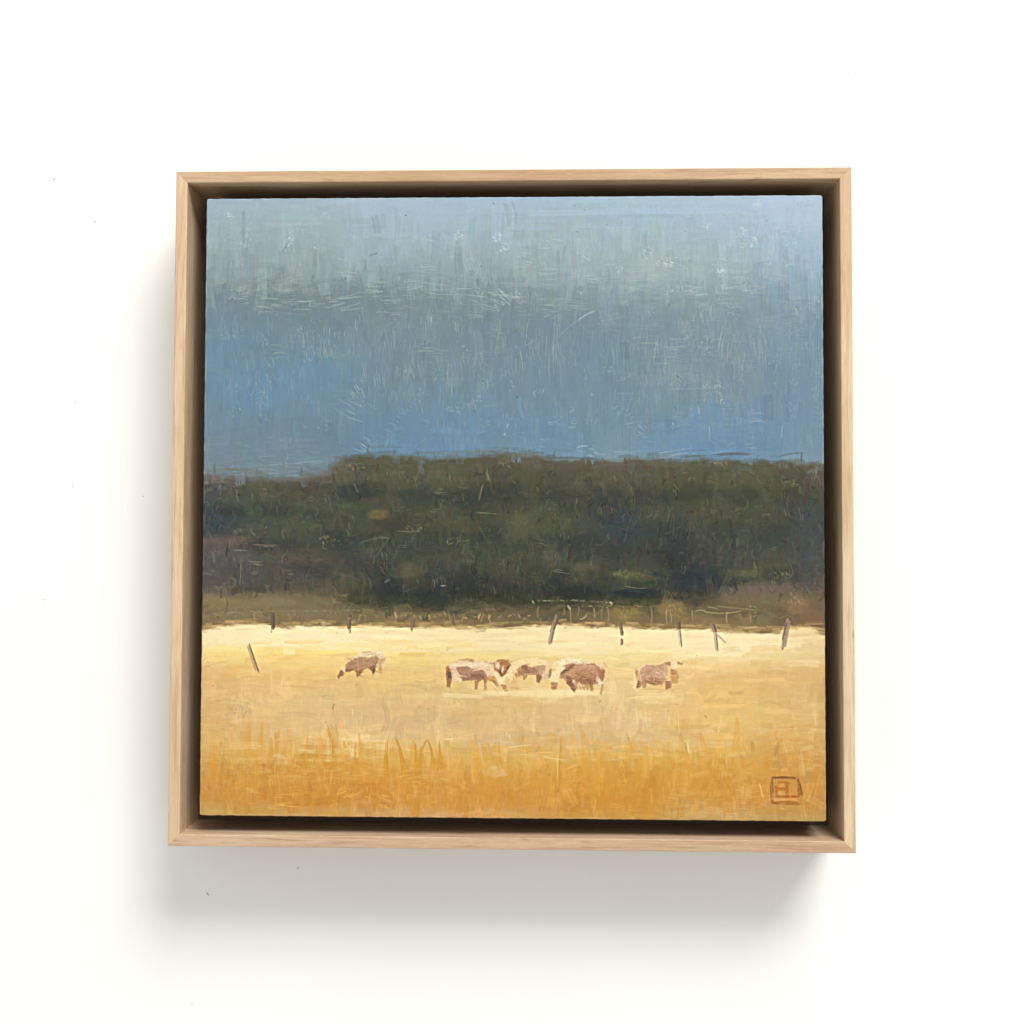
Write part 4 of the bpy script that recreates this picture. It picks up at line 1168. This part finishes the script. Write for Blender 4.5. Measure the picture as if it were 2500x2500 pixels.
E.poly([(1310, 520), (1460, 520), (1450, 690), (1320, 690)], (172, 122, 94), .9)
E.poly([(1295, 270), (1490, 280), (1445, 530), (1325, 525)], (247, 228, 188), .96, reg=i, grain=.05)
E.line(1130, 480, 1210, 420, 40, (214, 182, 156), .8)
for u, v in [(720, 640), (1150, 760), (1190, 720), (1230, 640), (860, 960), (1110, 680), (820, 820), (470, 660)]:
    E.line(u - 25, v, u + 25, v + 20, 34, (232, 206, 180), .8, relief=1)
E.line(850, 800, 850, 960, 22, (120, 84, 70), .6)
E.line(720, 680, 740, 800, 20, (146, 116, 98), .6)

cow_mask = np.isin(REG, [k_ for k_, v_ in NAMES.items() if v_ == 'painted_cow'])
cm = cow_mask.astype(float)
for _ in range(3):
    cm = (cm + np.roll(cm, 1, 0) + np.roll(cm, -1, 0) + np.roll(cm, 1, 1) + np.roll(cm, -1, 1)) / 5
blur = C.copy()
for _ in range(2):
    blur = (blur * 2 + np.roll(blur, 1, 0) + np.roll(blur, -1, 0) + np.roll(blur, 1, 1) + np.roll(blur, -1, 1)) / 6
kc = np.clip(cm * 1.2, 0, 1)[..., None]
C = C * (1 - kc * .6) + blur * kc * .6
C = C + (np.array([230, 192, 160]) / 255. - C) * kc * .2
ys_, xs_ = np.nonzero(cow_mask)
for j in rng.integers(0, len(ys_), 420):
    x, y = PXX[ys_[j], xs_[j]], PXY[ys_[j], xs_[j]]
    col = C[ys_[j], xs_[j]] * 255
    an = rng.choice([0.1, VERT, -.6, .7]) + rng.normal(0, .2)
    L_ = U(3, 10)
    stroke(x, y, x + math.cos(an) * L_, y + math.sin(an) * L_, U(1.2, 3), col * rng.choice([.82, .9, 1.14, 1.25]) + [4, 0, -2], U(.25, .7), relief=.8, edge=.7)

# maker's mark in a box at the lower right
G = View(1850, 1870, .07246)
G.daub = lambda pts, col, a=1.0, **kw: G.poly(pts, col, a, fuzz=.7, **kw)
i = new_region('painted_monogram', 'brown boxed monogram at the lower right')
G.daub([(430, 360), (1360, 370), (1500, 760), (1500, 1000), (1480, 1300), (500, 1290), (400, 900)], (196, 142, 76), .75, reg=i, grain=.05, relief=0)
G.daub([(1050, 700), (1300, 700), (1320, 980), (1050, 990)], (212, 152, 78), .6, grain=.05)
G.daub([(560, 1090), (1330, 1090), (1330, 1180), (560, 1200)], (226, 166, 86), .85, grain=.05)
G.daub([(480, 365), (860, 345), (1290, 370), (1280, 435), (900, 432), (490, 428)], (126, 84, 40), .95, relief=-.6)
G.daub([(510, 385), (720, 380), (700, 425), (510, 428)], (106, 76, 66), .9)
G.daub([(470, 360), (520, 560), (525, 860), (540, 1240), (470, 1260), (400, 900), (415, 640)], (164, 112, 56), .85, relief=-.5)
G.line(490, 420, 510, 860, 26, (122, 82, 38), .85, relief=-.5)
G.line(420, 640, 480, 1250, 26, (140, 90, 44), .7, relief=-.5)
G.daub([(1310, 410), (1370, 430), (1460, 620), (1500, 980), (1350, 1000), (1335, 700)], (160, 104, 58), .92, relief=-.5)
G.line(1350, 430, 1480, 960, 36, (122, 82, 26), .85, bend=-1.5, relief=-.5)
G.daub([(490, 1230), (800, 1168), (1080, 1170), (1280, 1210), (1480, 1280), (1350, 1318), (900, 1305), (560, 1290)], (168, 108, 48), .95, relief=-.5)
G.line(500, 1245, 640, 1250, 50, (136, 88, 30), .8, relief=-.5)
G.daub([(740, 1330), (970, 1350), (920, 1500), (760, 1470)], (216, 154, 80), .7, relief=.3)
BR = (176, 106, 46)
G.line(680, 545, 1050, 560, 78, BR, .9, bristle=.1)
G.line(985, 550, 985, 1050, 104, BR, .9, bristle=.1)
G.line(580, 665, 640, 740, 70, BR, .8, bristle=.1)
G.line(570, 765, 960, 775, 88, BR, .92, bristle=.1)
G.line(620, 800, 650, 1060, 60, BR, .9, bristle=.1)
G.line(640, 1030, 1350, 1035, 76, (166, 96, 40), .92, bristle=.1)
G.daub([(735, 610), (880, 610), (880, 715), (735, 715)], (226, 162, 82), .95, grain=.05)
G.daub([(690, 840), (815, 850), (815, 960), (700, 950)], (224, 160, 80), .95, grain=.05)
G.line(1110, 1000, 1085, 1100, 26, (222, 160, 84), .8, bristle=.1)

def soften(a, n):
    for _ in range(n):
        p = np.pad(a, ((1, 1), (1, 1), (0, 0)), mode='edge')
        a = (p[:-2, 1:-1] + p[2:, 1:-1] + p[1:-1, :-2] + p[1:-1, 2:] + a * 2) / 6
    return a


b1 = soften(C, 2)
b2 = soften(b1, 34)
amt = np.where(REG == 1, .75, np.where(REG == 2, .7, np.where(REG == 0, .85, .2)))[..., None]
C = np.clip(C + (C - b1) * .7 + (b1 - b2) * amt, 0.03, 1)

# ---- worn, slightly proud paint along the panel's edges
edge = np.minimum(np.minimum(cc, N - 1 - cc), np.minimum(rr, N - 1 - rr))
rim = sstep(3.2, .4, edge + (vnoise(70, 70) - .5) * 5.0)[..., None] * .55
rim_col = np.where((REG == 0)[..., None], np.array([196, 204, 214]) / 255., np.where((REG == 1)[..., None], np.array([112, 104, 104]) / 255., np.array([226, 190, 140]) / 255.))
C = C * (1 - rim) + rim_col * rim
H += sstep(6, 1, edge) * .9

# ---- paint-film grain: weave of brush hairs at the finest scale, in colour and relief
fine_v = vnoise(160, 520)
fine_h = vnoise(520, 160)
kv = np.where(REG == 0, .62, .4)
grain = fine_v * kv + fine_h * (1 - kv)
patch_v, patch_h = fbm(16, 20, 3), fbm(26, 12, 3)
hair_v = np.clip(vnoise(70, 500) * .6 + vnoise(140, 700) * .4 - .5, 0, 1) * sstep(.45, .7, patch_v)
hair_h = np.clip(vnoise(500, 70) * .6 + vnoise(700, 140) * .4 - .5, 0, 1) * sstep(.48, .7, patch_h)
hair = np.where(REG == 0, hair_v * .6 + hair_h * .4, np.where(REG == 1, hair_v * .4 + hair_h * .4, hair_v * .6 + hair_h * .7))
C = C * (1 + (grain - .5) * .035)[..., None]
lift = np.where((REG == 0)[..., None], np.array([.74, .79, .78]), np.where((REG == 1)[..., None], np.array([.5, .48, .36]), np.array([.99, .9, .68])))
C = C + (lift - C) * np.clip(hair * 1.1, 0, .5)[..., None]
C = C + np.array([-2, 1, 3]) / 255. * ((REG == 0) * sstep(760, 660, PXY))[..., None]
slate = np.array([113, 140, 152]) / 255.
ks = (sstep(680, 800, PXY) * (REG == 0))[..., None]
C = C + (slate - C) * ks * .28
C = C + np.array([5, 4, 8]) / 255. * ((REG == 1) * sstep(1460, 1420, PXY))[..., None]
C = C + np.array([6, 6, -3]) / 255. * ((REG == 1) * sstep(1440, 1475, PXY))[..., None]
C = C + (np.array([204, 143, 64]) / 255. - C) * ((REG == 2) * sstep(1850, 1920, PXY + (fbm(30, 40, 3) - .5) * 60) * sstep(2000, 1960, PXY))[..., None] * .24
C = C + np.array([-2, -6, -2]) / 255. * ((REG == 2) * sstep(1600, 1660, PXY) * sstep(1850, 1780, PXY))[..., None]
is_cow = np.isin(REG, [k_ for k_, v_ in NAMES.items() if v_ == 'painted_cow'])[..., None]
dark_cow = sstep(.86, .6, C.mean(-1, keepdims=True))
C = C + np.array([2, -5, -15]) / 255. * is_cow * dark_cow
is_mark = np.isin(REG, [k_ for k_, v_ in NAMES.items() if v_ == 'painted_monogram'])[..., None]
C = C + (np.array([204, 146, 80]) / 255. - C) * is_mark * .18
is_post = np.isin(REG, [k_ for k_, v_ in NAMES.items() if v_ == 'painted_fence_post'])[..., None]
C = C + (np.array([196, 158, 122]) / 255. - C) * is_post * .16
C = np.clip(C, 0.02, 1)
H += hair * 4
H = np.clip(H, -4, 7) * .6 + (grain - .5) * .6

# ---- build the paint layer
pan_mat, pan_nt, pan_p = new_mat('panel_wood')
pan_p.inputs['Base Color'].default_value = lin(70, 58, 50)
pan_p.inputs['Roughness'].default_value = 0.7
panel = link('panel', box_mesh('panel', PDX - PW / 2 + .0003, PDX + PW / 2 - .0003, PDY - PH / 2 + .0003, PDY + PH / 2 - .0003,
                               0.0126, PZ - 0.0005, 0.0008), pan_mat, root)
panel['label'] = 'thick square panel bearing the cow pasture landscape'

paint, pnt, pp = new_mat('oil_paint')
at = pnt.nodes.new('ShaderNodeAttribute')
at.attribute_name = 'pigment'
pnt.links.new(at.outputs['Color'], pp.inputs['Base Color'])
pp.inputs['Roughness'].default_value = 0.46
pp.inputs['Specular IOR Level'].default_value = 0.2

X, Y = cv2world(cc, rr)
GLOSS = 0.012     # share of the photographed colour that is surface sheen, not pigment
# hand-trimmed edges and softly rounded corners
wob = lambda: (up(rng.random((1, 130)).repeat(3, 0), (1, N))[0] - .5) * .00022
wl_, wr_, wt_, wb_ = wob(), wob(), wob(), wob()
fall = lambda d: np.clip(1 - d / 6, 0, 1)
X = X + wl_[:, None] * fall(cc) + wr_[:, None] * fall(N - 1 - cc)
Y = Y + wt_[None, :] * fall(rr) + wb_[None, :] * fall(N - 1 - rr)
RC = 0.0014
hx, hy = PW / 2 - RC, PH / 2 - RC
qx, qy = X - PDX, Y - PDY
ex, ey = np.abs(qx) - hx, np.abs(qy) - hy
cn = (ex > 0) & (ey > 0)
dd = np.hypot(ex, ey)
mx = np.maximum(ex, ey)
scl = np.where(cn & (dd > 1e-9), mx / np.maximum(dd, 1e-9), 1)
qx = np.where(cn, np.sign(qx) * (hx + ex * scl), qx)
qy = np.where(cn, np.sign(qy) * (hy + ey * scl), qy)
X, Y = qx + PDX, qy + PDY
Z = PZ + H * 0.000034
Z = Z - np.clip(2.2 - edge, 0, 3) ** 2 * 0.00006      # the film rolls over the edge
Z = np.where(edge < .5, PZ - 0.0012, Z)
verts = np.stack([X, Y, Z], -1).reshape(-1, 3).astype(np.float32)
cols = np.concatenate([np.maximum(s2l(C) - GLOSS, .004) * ALBEDO, np.ones((N, N, 1))], -1).reshape(-1, 4).astype(np.float32)
idx = np.arange(N * N).reshape(N, N)
quads = np.stack([idx[:-1, :-1], idx[1:, :-1], idx[1:, 1:], idx[:-1, 1:]], -1).reshape(-1, 4)
qreg = REG[:-1, :-1].reshape(-1)


def paint_mesh(name, q):
    u, inv = np.unique(q.reshape(-1), return_inverse=True)
    me_ = bpy.data.meshes.new(name)
    me_.vertices.add(len(u))
    me_.vertices.foreach_set('co', verts[u].reshape(-1))
    nq = len(q)
    me_.loops.add(nq * 4)
    me_.polygons.add(nq)
    me_.polygons.foreach_set('loop_start', np.arange(0, nq * 4, 4, dtype=np.int32))
    me_.loops.foreach_set('vertex_index', inv.astype(np.int32).reshape(-1))
    me_.update(calc_edges=True)
    a_ = me_.color_attributes.new('pigment', 'FLOAT_COLOR', 'POINT')
    a_.data.foreach_set('color', cols[u].reshape(-1))
    me_.shade_smooth()
    return me_


for rid in sorted(NAMES):
    q = quads[qreg == rid]
    if len(q) == 0:
        continue
    o = link(NAMES[rid], paint_mesh(NAMES[rid], q), paint, panel)
    o['label'] = LABELS[rid]

# ------------------------------------------------------------------ specks of lint on the surface
lint_mat, lnt, lp = new_mat('grey_lint')
lp.inputs['Base Color'].default_value = (0.30, 0.29, 0.28, 1)
lp.inputs['Roughness'].default_value = 0.9


def fibre(px_, py_, length, ang, curl, label, rad=0.00016):
    d = np.array([(px_ - 1250) / FOCAL, -(py_ - 1250) / FOCAL, -1.0]) @ CAM_R.T
    t = -CAM_LOC[2] / d[2]
    ox, oy = CAM_LOC[0] + t * d[0], CAM_LOC[1] + t * d[1]
    n, k = 8, 5
    vs_, fs_ = [], []
    a_, x_, y_ = ang - curl / 2, 0.0, 0.0
    for j in range(n):
        f = j / (n - 1)
        rr_ = rad * (1 - .6 * abs(2 * f - 1) ** 3)
        nx, ny = -math.sin(a_), math.cos(a_)
        for m in range(k):
            th = 2 * math.pi * m / k
            vs_.append((x_ + nx * rr_ * math.cos(th), y_ + ny * rr_ * math.cos(th), rad * .9 + rr_ * math.sin(th) - .0002))
        x_ += math.cos(a_) * length / n
        y_ += math.sin(a_) * length / n
        a_ += curl / n
    for j in range(n - 1):
        for m in range(k):
            fs_.append((j * k + m, j * k + (m + 1) % k, (j + 1) * k + (m + 1) % k, (j + 1) * k + m))
    fs_ += [tuple(range(k))[::-1], tuple((n - 1) * k + m for m in range(k))]
    me_ = bpy.data.meshes.new('lint_fibre')
    me_.from_pydata(vs_, [], fs_)
    o = link('lint_fibre', me_, lint_mat)
    o.location = (ox, oy, 0)
    o['label'] = label
    o['category'] = 'lint'
    o['group'] = 'specks of lint on the white surface'
    return o


for a_ in [(505, 2178, .0026, -.6, 2.4, 'curled grey lint fibre in the shadow below the lower left corner'),
           (724, 2122, .0020, .8, .6, 'short grey lint fibre in the shadow just under the bottom rail'),
           (176, 1190, .0016, 1.3, .4, 'short upright lint fibre left of the frame beside the tree band'),
           (182, 981, .0009, .2, .1, 'tiny dark lint speck left of the frame beside the sky'),
           (348, 1213, .0008, .9, .2, 'tiny lint speck in the soft shadow close to the left rail'),
           (130, 436, .0014, -.2, .8, 'faint lint fibre near the upper left, level with the top rail'),
           (230, 541, .0014, .3, .9, 'faint lint fibre left of the frame, slightly below its top corner'),
           (104, 1464, .0012, .2, .3, 'faint lint fibre at the far left, level with the pasture'),
           (2069, 178, .0009, .4, .2, 'lone lint speck on the white surface above the upper right corner'),
           (467, 2450, .0010, -.2, .2, 'small lint speck near the bottom edge below the lower left corner')]:
    fibre(*a_)
